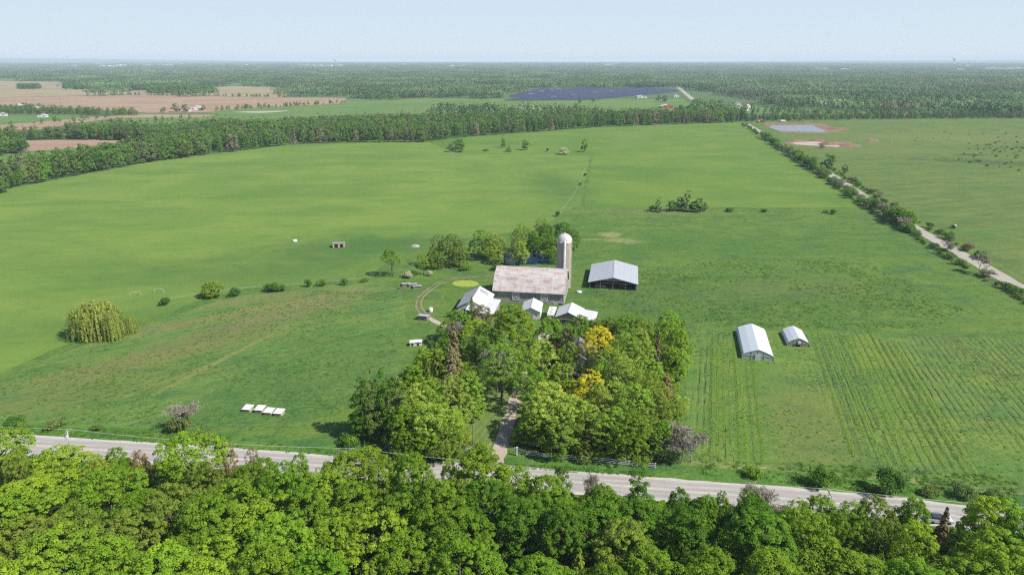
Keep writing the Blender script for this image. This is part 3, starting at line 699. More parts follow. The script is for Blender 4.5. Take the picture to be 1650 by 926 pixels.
print('protos')
BIG = [broadleaf(100+i, h=14, rad=5.0+0.5*(i % 3), nlobe=8+i % 3, nclump=560, per=56, leaf=0.225, crad=0.60, base=0.20) for i in range(7)]
LOOSE = [broadleaf(200+i, h=14, rad=4.6+0.4*(i % 2), nlobe=8, nclump=380, per=48, leaf=0.215, crad=0.62, base=0.22, sparse=0.22, twigs=3) for i in range(4)]
FULL = [broadleaf(150+i, h=14, rad=5.0+0.4*(i % 3), nlobe=9, nclump=560, per=56, leaf=0.215, crad=0.56, base=0.04) for i in range(7)]
LOOSEF = [broadleaf(250+i, h=14, rad=4.8, nlobe=10, nclump=520, per=44, leaf=0.20, crad=0.52, base=0.05, sparse=0.2, twigs=3) for i in range(4)]
COLM = [broadleaf(300+i, h=16, rad=3.0, nlobe=8, nclump=210, per=80, leaf=0.22, crad=0.72, base=0.12, col=True, sparse=0.1, twigs=2) for i in range(3)]
CON = [conifer(400+i, h=14, rad=2.7+0.3*i) for i in range(3)]
WIL = [willow(500), willow(501, 10.5, 5.5)]
BARE = [bare_tree(600+i, 10, 0.46+0.06*i, depth=6, r0=0.15, leaves=1500, lmat='twig', lsize=0.24, lel=5.0) for i in range(3)]
BARELEAF = [bare_tree(620+i, 11, 0.5, leaves=2600) for i in range(2)]
SHR = [shrub(700+i) for i in range(5)]
MID = [broadleaf(800+i, h=14, rad=5.0, nlobe=6, nclump=90, per=16, leaf=0.85, crad=1.15, base=0.10) for i in range(5)]
MIDC = [broadleaf(820+i, h=15, rad=3.1, nlobe=6, nclump=70, per=14, leaf=0.75, crad=0.9, base=0.05, col=True) for i in range(2)]

ORD = 'zeroth first second third fourth fifth sixth seventh eighth ninth tenth eleventh twelfth thirteenth fourteenth fifteenth sixteenth seventeenth eighteenth nineteenth'.split()
TENS = {2:'twenty', 3:'thirty', 4:'forty', 5:'fifty', 6:'sixty', 7:'seventy', 8:'eighty', 9:'ninety'}
TENTH = {2:'twentieth', 3:'thirtieth', 4:'fortieth', 5:'fiftieth', 6:'sixtieth', 7:'seventieth', 8:'eightieth', 9:'ninetieth'}
def ordn(n):
    if n < 20: return ORD[n]
    if n >= 100: return ('hundredth' if n == 100 else 'hundred and ' + ordn(n-100))
    return TENTH[n//10] if n % 10 == 0 else TENS[n//10] + '-' + ORD[n % 10]

R = random.Random(7)
# --- wood in front: named edge trees that stand over the road, then the rest
placed = []
def fg(px, py, h, color, proto, label, s=1.0, name='maple_tree', group=None):
    loc = at_top(px, py, h); base_h = 16 if proto in COLM else 14
    if proto in BARE: base_h = 10
    if proto in BARELEAF: base_h = 11
    placed.append((loc.x, loc.y, 2.2*s + 1.0))
    return plant(name, proto[R.randrange(len(proto))], loc, label, 'tree', group, color if proto not in BARE and proto not in BARELEAF else None, s*h/base_h, h/base_h, R.uniform(0, 6.28))
fg(300, 702, 14.5, 'bright green', BIG, 'broad bright green maple crown rising over the far edge of the road', 0.95)
fg(770, 722, 14.5, 'bright green', BIG, 'big rounded green maple covering the road at the driveway mouth', 1.05)
fg(880, 772, 13.5, 'mid green', BIG, 'green maple beside the big rounded one at the driveway mouth', 0.8)
fg(663, 736, 14.0, 'mid green', BIG, 'round mid green maple covering the road below the white fence', 0.78)
fg(725, 738, 11.0, 'yellow-green', LOOSE, 'slender pale lime tree with open crown standing before the road', 0.5, 'ash_tree')
fg(905, 748, 13.0, 'deep green', COLM, 'narrow dark green tree whose tip crosses the road', 0.8, 'poplar_tree')
fg(1030, 764, 12.5, 'deep green', COLM, 'twin-topped dark poplar overlapping the road near the grey dead shrub', 0.9, 'poplar_tree')
fg(1100, 790, 11, 'deep green', BIG, 'dark rounded tree at the road edge below the grey dead shrub', 0.62)
fg(957, 738, 11, None, BARE, 'thin bare grey tree standing against the road below the fence', 0.6, 'dead_tree')
fg(1165, 790, 9, 'mid green', LOOSE, 'small loose green sapling standing against the road', 0.5, 'ash_tree')
fg(1240, 764, 12.5, None, BARE, 'dead pale tree with long bare limbs reaching over the road', 1.25, 'dead_tree')
fg(1215, 790, 9.5, 'grey-green', LOOSE, 'grey-green loose tree under the dead pale limbs', 0.8, 'ash_tree')
fg(1330, 803, 12, 'bright green', BIG, 'bright rounded maple at the road edge opposite the verge bushes', 0.8)
fg(1420, 808, 12, 'olive green', BIG, 'olive maple at the road edge opposite the darkest verge bush', 0.85)
fg(1475, 806, 12.5, 'mid green', BIG, 'green maple at the road edge just past the olive one', 0.65)
fg(1528, 815, 11, 'brown', CON, 'brown-tinged conifer standing beside the end of the visible road', 0.9, 'cedar_tree')
fg(1597, 806, 12.5, 'yellow-green', BIG, 'yellow-green maple covering the last stretch of the road', 0.85)
fg(20, 724, 12.0, 'olive green', LOOSE, 'olive loose tree rising to the road beside the frame edge', 0.6, 'ash_tree')
fg(150, 738, 11, 'soft green', LOOSE, 'soft green tree just past the utility pole, crown at the road', 0.75, 'ash_tree')
fg(185, 722, 11.5, 'mid green', BIG, 'mid green tree whose crown touches the road, near the utility pole', 0.62)
fg(222, 728, 11, 'brown', LOOSE, 'brownish thin-leaved tree before the road, beside the broad bright maple', 0.55, 'ash_tree')
fg(362, 712, 11, 'brown', LOOSE, 'reddish brown leafing tree against the broad bright maple', 0.5, 'ash_tree')
fg(405, 722, 10, 'tan', LOOSE, 'small tan thin tree before the road between green crowns', 0.42, 'ash_tree')
fg(480, 733, 12.5, 'mid green', BIG, 'mid green maple with its top just reaching the road', 0.6)
fg(550, 702, 10.5, None, BARE, 'small bare grey tree across the road from the dark poplars', 0.7, 'dead_tree')
fg(580, 696, 12.0, None, BARELEAF, 'taller half-bare grey tree in front of the dark poplars', 0.75, 'dead_tree')
fg(1632, 812, 12.5, 'bright green', BIG, 'bright maple at the frame edge hiding the end of the road', 0.9)
fg(1655, 836, 12.5, 'mid green', BIG, 'mid green maple cut by the frame edge below the road end', 0.9)
fg(1375, 812, 12.0, 'mid green', LOOSE, 'loose mid green tree between the bright and the olive maple at the road', 0.75, 'ash_tree')
fg(1285, 806, 11.5, 'bright green', LOOSE, 'loose bright tree just east of the dead pale limbs', 0.7, 'ash_tree')
fg(1140, 800, 11.5, 'mid green', BIG, 'rounded green tree west of the dead pale limbs at the road edge', 0.6)
fg(975, 783, 12.5, 'mid green', BIG, 'green crown below the road between the thin dead tree and the narrow poplar', 0.75)
fg(612, 742, 13.0, 'bright green', BIG, 'bright crown next to the half-bare grey tree before the road', 0.7)
cands = []
for _ in range(26000):
    x = R.uniform(-118, 118); y = R.uniform(52, 130)
    q = project((x, y, 13))
    v = road_y(x) - 5 - y
    if v < 9.0 or q[0] < -90 or q[0] > 1740 or q[1] > 1030: continue
    d = 5.4 + 1.7*mnoise.noise(Vector((x/30, y/30, 3)))+1.0
    if all((x-a)**2 + (y-b)**2 > max(d, c)**2 for a, b, c in placed):
        placed.append((x, y, 0)); cands.append((v, x, y))
rows = {}
for v, x, y in cands: rows.setdefault(min(7, int((v-9)/7)), []).append((x, y, v))
keys = ['yellow-green', 'bright green', 'mid green', 'deep green', 'olive green']
for rk in sorted(rows):
    for i, (x, y, v) in enumerate(sorted(rows[rk])):
        nz = mnoise.noise(Vector((x/22+5, y/22, 1.7)))
        lr = (x+60)/120                                  # the wood is yellower towards the west
        q = R.random()*0.9 + nz*0.7 + (0.30 if x < -20 else -0.12 if x < 40 else -0.05)
        c = 'yellow-green' if q > 1.08 else 'bright green' if q > 0.55 else 'mid green' if q > 0.18 else 'deep green'
        if R.random() < 0.09: c = 'olive green'
        h = 12.8 + 2.6*mnoise.noise(Vector((x/15, y/15, 9))) + R.uniform(-1.2, 1.6) - (1.0 if v < 15 else 0)
        kind = 'maple_tree'; pr = BIG
        u = R.random()
        if u < 0.10: kind, pr = 'ash_tree', LOOSE
        elif u < 0.15: kind, pr, c = 'cedar_tree', CON, 'olive green'
        lab = f"{c} {'cedar' if kind == 'cedar_tree' else kind.split('_')[0]} crown, {ordn(i+1)} from the west in the {ordn(rk+1)} row behind the road"
        w = R.uniform(0.72, 1.0)*(1.05 if pr is BIG else 0.9)
        plant(kind, pr[R.randrange(len(pr))], (x, y), lab, 'tree', 'trees of the wood in front of the road', c, w, h/14, R.uniform(0, 6.28))
print('wood trees', len(cands))
# undergrowth at the wood's edge
def gn_scatter(name, pts, protos, scales, label=None, kind='stuff', tilt=0.0):
    """points mesh + geometry nodes; protos are mesh datas wrapped in unlinked objects"""
    me = bpy.data.meshes.new(name); me.vertices.add(len(pts)); me.vertices.foreach_set('co', np.asarray(pts, dtype=np.float32).ravel())
    rng = np.random.default_rng(len(pts))
    for an, dt, val in (('scl', 'FLOAT', scales), ('rot', 'FLOAT', rng.uniform(0, 6.283, len(pts))), ('pick', 'INT', rng.integers(0, len(protos), len(pts)))):
        a = me.attributes.new(an, dt, 'POINT'); a.data.foreach_set('value', np.asarray(val, dtype=np.int32 if dt == 'INT' else np.float32))
    o = link(name, me); setp(o, label, None, None, kind)
    ng = bpy.data.node_groups.new(name, 'GeometryNodeTree')
    ng.interface.new_socket('Geometry', in_out='INPUT', socket_type='NodeSocketGeometry'); ng.interface.new_socket('Geometry', in_out='OUTPUT', socket_type='NodeSocketGeometry')
    gi = ng.nodes.new('NodeGroupInput'); go = ng.nodes.new('NodeGroupOutput')
    jn = ng.nodes.new('GeometryNodeJoinGeometry')
    for pm in reversed(protos):
        po = bpy.data.objects.new(name + '_source', pm)
        oi = ng.nodes.new('GeometryNodeObjectInfo'); oi.inputs['Object'].default_value = po; oi.inputs['As Instance'].default_value = True
        ng.links.new(oi.outputs['Geometry'], jn.inputs[0])
    def attr(n, ty):
        a = ng.nodes.new('GeometryNodeInputNamedAttribute'); a.data_type = ty; a.inputs[0].default_value = n
        return a.outputs[0]
    ip = ng.nodes.new('GeometryNodeInstanceOnPoints'); ng.links.new(gi.outputs[0], ip.inputs['Points']); ng.links.new(jn.outputs[0], ip.inputs['Instance'])
    ip.inputs['Pick Instance'].default_value = True; ng.links.new(attr('pick', 'INT'), ip.inputs['Instance Index'])
    cx = ng.nodes.new('ShaderNodeCombineXYZ'); ng.links.new(attr('rot', 'FLOAT'), cx.inputs[2]); ng.links.new(cx.outputs[0], ip.inputs['Rotation'])
    ng.links.new(attr('scl', 'FLOAT'), ip.inputs['Scale'])
    ng.links.new(ip.outputs[0], go.inputs[0])
    md = o.modifiers.new('scatter', 'NODES'); md.node_group = ng
    return o
def inpoly(x, y, poly):
    ins = False; n = len(poly)
    for i in range(n):
        x1, y1 = poly[i]; x2, y2 = poly[(i+1) % n]
        if (y1 > y) != (y2 > y) and x < (x2-x1)*(y-y1)/(y2-y1)+x1: ins = not ins
    return ins
def tinted(me, m, name):
    c = me.copy(); c.name = name; c.materials.clear(); c.materials.append(m); return c
ug = [tinted(SHR[i][0], FOL[k], 'shrub_foliage') for i, k in ((0, 'mid green'), (1, 'bright green'), (2, 'deep green'), (3, 'olive green'))]
pts = []; sc_ = []
for _ in range(1300):
    x = R.uniform(-115, 115); y = road_y(x) - R.uniform(5.6, 16)**1.0; pts.append((x, y, 0)); sc_.append(R.uniform(0.4, 1.1))
for _ in range(900):
    x = R.uniform(-100, 100); y = R.uniform(50, 118)
    if y < road_y(x)-12: pts.append((x, y, 0)); sc_.append(R.uniform(0.8, 1.9))
gn_scatter('undergrowth', pts, ug, sc_, 'leafy green undergrowth along the edge of the wood below the road')

# ------------------------------------------------------------------ farmstead trees
hl0 = P(928, 612)
WBIG, WLOOSE = BIG, LOOSE
BIG, LOOSE = FULL, LOOSEF
def ft(name, protos, k, px, py, h, w, label, color=None, cat='tree', group=None, sz=None):
    if 'solitary' in label or 'pale forked trunk' in label: protos = WLOOSE
    """tree whose crown top shows at px,py with height h and crown width w (metres)"""
    if color == 'soft green' and k % 2 and protos is not SHR: color = 'fresh green'
    base = {id(BIG): (14, 10.8), id(LOOSE): (14, 10.2), id(WLOOSE): (14, 10.2), id(COLM): (16, 6.6), id(CON): (14, 5.8), id(WIL): (11, 12.5), id(BARE): (10, 6), id(BARELEAF): (11, 7), id(SHR): (2.2, 3.2), id(MID): (14, 10.5), id(MIDC): (15, 6.5)}[id(protos)]
    loc = at_top(px, py, h)
    s = w/base[1]
    return plant(name, protos[k % len(protos)], loc, label, cat, group, color, s, h/base[0], R.uniform(0, 6.28))
YG, BG, MG, DG, OG, GG, SG = 'yellow-green', 'bright green', 'mid green', 'deep green', 'olive green', 'grey-green', 'soft green'
G1 = 'trees around the farmhouse'
# east of the driveway
ft('maple_tree', BIG, 0, 826, 494, 18, 16.0, 'tallest broad green maple in front of the red and white barn roof', BG, group=G1)
ft('maple_tree', BIG, 1, 888, 510, 13.5, 9.5, 'dark green maple between the broad maple and the white camper', MG, group=G1)
ft('ash_tree', LOOSE, 0, 872, 550, 14.5, 10.5, 'greyish open-crowned ash on the east side of the driveway', SG, group=G1)
ft('ash_tree', LOOSE, 1, 808, 556, 15, 10.0, 'open-crowned ash with a pale forked trunk at the west edge of the driveway', SG, group=G1)
ft('dead_tree', BARE, 1, 800, 566, 12, 8.0, 'grey leafless tree tangled with the pale forked ash', None, group=G1)
ft('beech_tree', BIG, 2, 908, 530, 10, 7.0, 'dark purple-leaved copper beech by the farmhouse', 'purple', group=G1)
ft('beech_tree', BIG, 3, 898, 555, 8, 6.0, 'small purple-leaved beech under the lime coloured tree', 'purple', group=G1)
ft('linden_tree', BIG, 4, 916, 552, 10, 6.5, 'small rounded lime-yellow tree beside the copper beech', YG, group=G1)
ft('linden_tree', BIG, 5, 905, 585, 9, 6.0, 'lime-green tree in front of the farmhouse door', YG, group=G1)
ft('maple_tree', BIG, 6, 935, 508, 10, 8.0, 'mid green tree beside the grey shed with the lean-to', MG, group=G1)
ft('maple_tree', BIG, 2, 915, 522, 8, 5.0, 'little green tree right below the grey shed wall', BG, group=G1)
ft('locust_tree', LOOSE, 2, 966, 529, 14, 10.5, 'larger golden-leaved tree behind the farmhouse', 'golden', group=G1)
ft('locust_tree', LOOSE, 3, 951, 597, 13, 9.0, 'smaller golden-leaved tree in front of the farmhouse', 'golden', group=G1)
ft('ash_tree', LOOSE, 0, 960, 560, 9, 8.5, 'brownish sparse tree just below the larger golden tree', OG, group=G1)
for i, (px, py, h, w, c, nm) in enumerate([(985,512,8,8,OG,'olive bushy tree'),(1010,508,9,8.5,MG,'mid green bushy tree'),(1035,512,8.5,8,OG,'brown-olive bushy tree'),(1000,520,8,7,MG,'darker bushy tree')]):
    ft('maple_tree', BIG, i, px, py, h, w, f'{nm}, {ordn(i+1)} in the north hedge of the yard behind the golden trees', c, group=G1)
ft('maple_tree', LOOSE, 1, 1005, 535, 17, 11, 'tall soft green tree, northernmost of the big crowns east of the golden trees', SG, group=G1)
ft('maple_tree', LOOSE, 2, 1028, 532, 16, 11, 'tall soft green tree just west of the grey dead spruce', SG, group=G1)
ft('maple_tree', LOOSE, 3, 985, 562, 15, 10, 'soft green tree touching the larger golden tree from the east', SG, group=G1)
ft('maple_tree', LOOSE, 0, 1012, 572, 16, 12, 'wide soft green crown in the middle of the east yard trees', SG, group=G1)
ft('maple_tree', LOOSE, 1, 1045, 576, 14, 10, 'yellowish soft green crown below the grey dead spruce', SG, group=G1)
ft('maple_tree', BIG, 3, 1080, 505, 13, 9.5, 'bright rounded tree at the north-east corner of the yard', BG, group=G1)
ft('maple_tree', BIG, 4, 1096, 530, 11, 7, 'bright green tree on the east edge beside the crop rows', BG, group=G1)
ft('maple_tree', BIG, 5, 1092, 560, 9, 7, 'rounded green tree south of the bright corner tree', BG, group=G1)
ft('spruce_tree', CON, 0, 1062, 528, 14, 4.2, 'narrow grey dying spruce among the green crowns', 'tan', group=G1)
ft('spruce_tree', CON, 1, 1088, 575, 6, 3.6, 'small dark green spruce at the east edge of the yard', DG, group=G1)
ft('spruce_tree', CON, 2, 1075, 600, 8, 5, 'brown-green thin conifer by the small dark spruce', 'brown', group=G1)
for i, (px, py, h, w, c, pr, k, lab) in enumerate([
 (885,622,13,13,SG,BIG,0,'wide yellow-green tree beside the driveway mouth, above the white fence'),
 (862,650,10,9,SG,LOOSE,1,'lower loose tree leaning towards the driveway behind the fence'),
 (925,640,12,10,SG,LOOSE,2,'soft green tree below the smaller golden tree'),
 (960,628,11,9,OG,LOOSE,3,'olive thin tree east of the smaller golden tree'),
 (985,612,14,11,SG,LOOSE,0,'tall soft green tree in the thick of the east yard'),
 (1020,618,14,11,SG,LOOSE,1,'spreading soft green tree in the south-east yard'),
 (1052,612,13,10,OG,LOOSE,2,'olive green tree towards the crop rows'),
 (1078,632,10,8,OG,LOOSE,3,'olive small tree just north of the grey dead shrub'),
 (950,668,10,9,OG,LOOSE,0,'olive tree over the white fence, centre of its eastern run'),
 (985,660,11,9.5,SG,BIG,1,'soft green crown over the white fence, east of the olive one'),
 (1015,664,11,9,MG,BIG,2,'mid green crown behind the east end of the fence'),
 (1045,660,11,9.5,OG,LOOSE,1,'brownish olive crown behind the fence end'),
 (1068,680,9,7,MG,BIG,3,'dark rounded tree next to the grey dead shrub'),
 (905,672,9,9,SG,BIG,5,'low yellow-green crown right behind the fence near the gate post'),
 (930,560,9,7,OG,LOOSE,0,'thin olive tree in front of the farmhouse roof'),
 (1060,545,10,8,OG,LOOSE,3,'olive tree behind the grey dying spruce')]):
    ft('maple_tree' if pr is BIG else 'ash_tree', pr, k, px, py, h, w, lab, c, group=G1)
ft('dead_shrub', BARE, 2, 1103, 688, 8.5, 6.5, 'big grey leafless shrub at the roadside corner of the yard', None, group=G1)
ft('dead_shrub', BARE, 0, 1117, 694, 7.5, 5, 'smaller grey leafless shrub at the edge of the crop rows', None, group=G1)
ft('dead_shrub', BARE, 1, 1092, 700, 7, 5, 'grey leafless shrub touching the dark rounded tree', None, group=G1)
ft('ash_tree', LOOSE, 2, 852, 588, 12.5, 9, 'loose tree leaning over the middle of the driveway from the east', MG, group=G1)
ft('ash_tree', LOOSE, 3, 838, 560, 11, 7, 'loose tree over the top end of the driveway', SG, group=G1)
# west of the driveway
G2 = 'trees west of the driveway'
for i, (px, py, h, w, lab) in enumerate([(577,618,13.5,5.8,'westernmost dark poplar, standing alone over its shadow'),(597,604,15.5,6.5,'dark poplar second from the west, its trunk visible low down'),
     (622,600,16,6.8,'tallest dark poplar of the row'),(640,612,14.5,6.5,'dark poplar at the east end of the row')]):
    ft('poplar_tree', COLM, i, px, py, h, w, lab, GG if i % 2 else DG, group=G2)
for (px, py, h, w, c, pr, k, lab) in [
 (672,622,12,10,SG,BIG,0,'rounded soft green tree against the dark poplars'),
 (700,612,13,10,SG,LOOSE,1,'soft green loose tree south of the spruces'),
 (728,608,13,9,SG,BIG,2,'soft green rounded tree north-west of the lawn'),
 (756,600,12,8.5,SG,BIG,3,'yellow-green tree at the top of the lawn'),
 (660,655,11,9,MG,BIG,4,'darker green tree over the west end of the fence'),
 (692,652,12,10,SG,LOOSE,2,'wispy soft green tree in the middle of the west yard'),
 (716,650,12,10,SG,LOOSE,3,'wispy soft green tree leaning over the lawn edge'),
 (715,680,9,8,OG,LOOSE,0,'olive thin tree just behind the fence'),
 (685,685,8.5,8,MG,BIG,5,'low green tree just behind the west run of the fence'),
 (738,692,6,5,OG,LOOSE,1,'small olive tree beside the wooden service pole'),
 (650,692,8,7,MG,BIG,6,'low green tree by the end of the fence near the poplars'),
 (775,715,4,4.5,MG,LOOSE,2,'bushy young tree on the lawn next to the driveway mouth'),
 (740,500,10,8,MG,BIG,0,'green tree by the corner of the white-roofed shed'),
 (765,518,11,11,YG,BIG,1,'wide yellow-green tree in front of the white-roofed shed'),
 (722,515,8,6,MG,BIG,2,'green tree at the end of the pale footpath'),
 (668,590,10,8,BG,BIG,3,'bright green tree over the dark shade west of the spruces'),
 (690,560,11,8,BG,BIG,4,'bright green tree beside the green spruce'),
 (655,606,8,7,BG,BIG,5,'low bright tree at the west edge of the yard'),
 (712,545,9,7,MG,BIG,6,'mid green tree between the pair of white crates and the tan spruce')]:
    ft('maple_tree' if pr is BIG else 'ash_tree', pr, k, px, py, h, w, lab, c, group=G2)
ft('spruce_tree', CON, 0, 730, 517, 16, 6.5, 'tall spruce with browned needles and grey top', 'tan', group=G2)
ft('spruce_tree', CON, 1, 724, 548, 15, 6.5, 'tan spruce just south of the grey-topped one', 'tan', group=G2)
ft('spruce_tree', CON, 2, 702, 552, 14, 5.5, 'green spruce west of the tan spruces', OG, group=G2)
ft('spruce_tree', CON, 0, 688, 572, 13, 5.5, 'green-brown spruce at the west end of the spruces', OG, group=G2)
ft('spruce_tree', CON, 1, 677, 590, 10, 2.5, 'thin grey dying spruce by the bright green trees', 'tan', group=G2)
ft('spruce_tree', CON, 2, 760, 477, 9, 3.6, 'small pointed spruce in front of the white shed roofs', OG, group=G2)
ft('cedar_tree', BIG, 2, 777, 492, 8, 6.5, 'golden-brown bushy tree below the small pointed spruce', 'tan', group=G2)
ft('dead_tree', BARE, 0, 738, 512, 11, 5, 'grey bare tree beside the grey-topped spruce', None, group=G2)
ft('shrub', SHR, 1, 562, 698, 3.2, 4.0, 'bright green bush in the shade of the westernmost poplar', BG, 'bush')
fillpts = []; fs_ = []
for poly, n_ in (([(825,725),(870,640),(905,600),(990,560),(1060,545),(1095,560),(1095,690),(1075,752),(960,738),(880,730)], 620), ([(575,716),(640,640),(680,590),(735,560),(770,600),(745,640),(735,690),(770,722),(640,720)], 420), ([(955,528),(1095,528),(1100,560),(1040,560),(975,545)], 130)):
    gp = [(P(*p).x, P(*p).y) for p in poly]
    x0, x1 = min(p[0] for p in gp), max(p[0] for p in gp); y0, y1 = min(p[1] for p in gp), max(p[1] for p in gp); k = 0
    while k < n_:
        x = R.uniform(x0, x1); y = R.uniform(y0, y1)
        if inpoly(x, y, gp) and not (hl0.x-6 < x < hl0.x+10 and hl0.y-3 < y < hl0.y+13): fillpts.append((x, y, 0)); fs_.append(R.uniform(0.5, 1.5))
        k += 1
gn_scatter('undergrowth', fillpts, [tinted(SHR[i][0], FOL[k], 'shrub_foliage') for i, k in ((0, SG), (1, MG), (2, SG), (3, BG), (4, OG))], fs_, 'bushy undergrowth beneath the yard trees')
# around the north pond
G3 = 'trees around the pond behind the barn'
for (px, py, h, w, c, pr, k, lab) in [
 (630,401,11,7.5,MG,BIG,0,'solitary dark green tree west of the pond trees'),
 (681,409,8.5,5.5,BG,CON,1,'bright green conical tree between the solitary tree and the big clump'),
 (706,378,13.5,10,GG,LOOSE,0,'grey-green tree, westernmost of the big clump by the pond'),
 (728,378,13,10.5,GG,BIG,2,'grey-green round tree in the middle of the clump by the pond'),
 (740,388,11,9,OG,LOOSE,1,'olive tree at the east side of the clump by the pond'),
 (700,402,8,7,MG,BIG,5,'low dark tree in front of the clump by the pond'),
 (777,371,12,13,SG,BIG,3,'wide rounded yellow-green tree west of the pond'),
 (797,378,10,9,SG,BIG,4,'smaller yellow-green tree tucked beside the wide rounded one'),
 (835,368,13,7,OG,LOOSE,2,'tall olive willow standing before the pond water'),
 (842,358,13,7,SG,LOOSE,3,'tall pale tree behind the olive willow'),
 (838,388,10,9,SG,BIG,6,'low yellow-green tree at the near bank of the pond'),
 (872,352,9,9,OG,LOOSE,0,'pale olive tree on the far bank of the pond'),
 (880,362,11,10,DG,BIG,0,'dark green tree west of the silo dome'),
 (905,358,11,10,DG,BIG,1,'dark green tree right behind the silo dome'),
 (922,370,9,8,DG,BIG,2,'dark green tree east of the silo dome'),
 (888,382,9,8,MG,BIG,3,'mid green tree between pond and silo'),
 (868,380,8.5,8,DG,BIG,4,'dark tree overhanging the blue water'),
 (813,396,7,7,OG,LOOSE,1,'olive low tree on the near bank at the west end of the pond'),
 (800,402,6,7,SG,BIG,2,'low rounded bush tree between barn roof and pond'),
 (893,402,6,6,DG,BIG,5,'dark low tree at the foot of the silo'),
 (860,372,10,8,MG,BIG,6,'mid green tree at the head of the pond')]:
    ft('maple_tree' if pr is BIG else 'cedar_tree' if pr is CON else 'willow_tree', pr, k, px, py, h, w, lab, c, group=G3)
ft('flowering_shrub', SHR, 0, 659, 437, 2.6, 4.6, 'cream-flowering bush beside the bright conical tree', 'blossom', 'bush')
ft('flowering_shrub', SHR, 1, 692, 434, 2.6, 2.2, 'small cream-flowering bush east of the bright conical tree', 'blossom', 'bush')
ft('shrub', SHR, 2, 748, 427, 2.2, 4, 'low dark bush on the grass west of the barn', MG, 'bush')
ft('shrub', SHR, 3, 800, 425, 2.6, 4, 'dark bush at the barn roof corner', DG, 'bush')
ft('shrub', SHR, 4, 793, 470, 3, 3, 'green bush squeezed between barn and white shed roof', MG, 'bush')
ft('shrub', SHR, 0, 740, 492, 2.6, 5, 'dark bush against the west wall of the white-roofed shed', MG, 'bush')
ft('shrub', SHR, 1, 728, 500, 2.2, 3, 'bush at the south-west corner of the white-roofed shed', BG, 'bush')
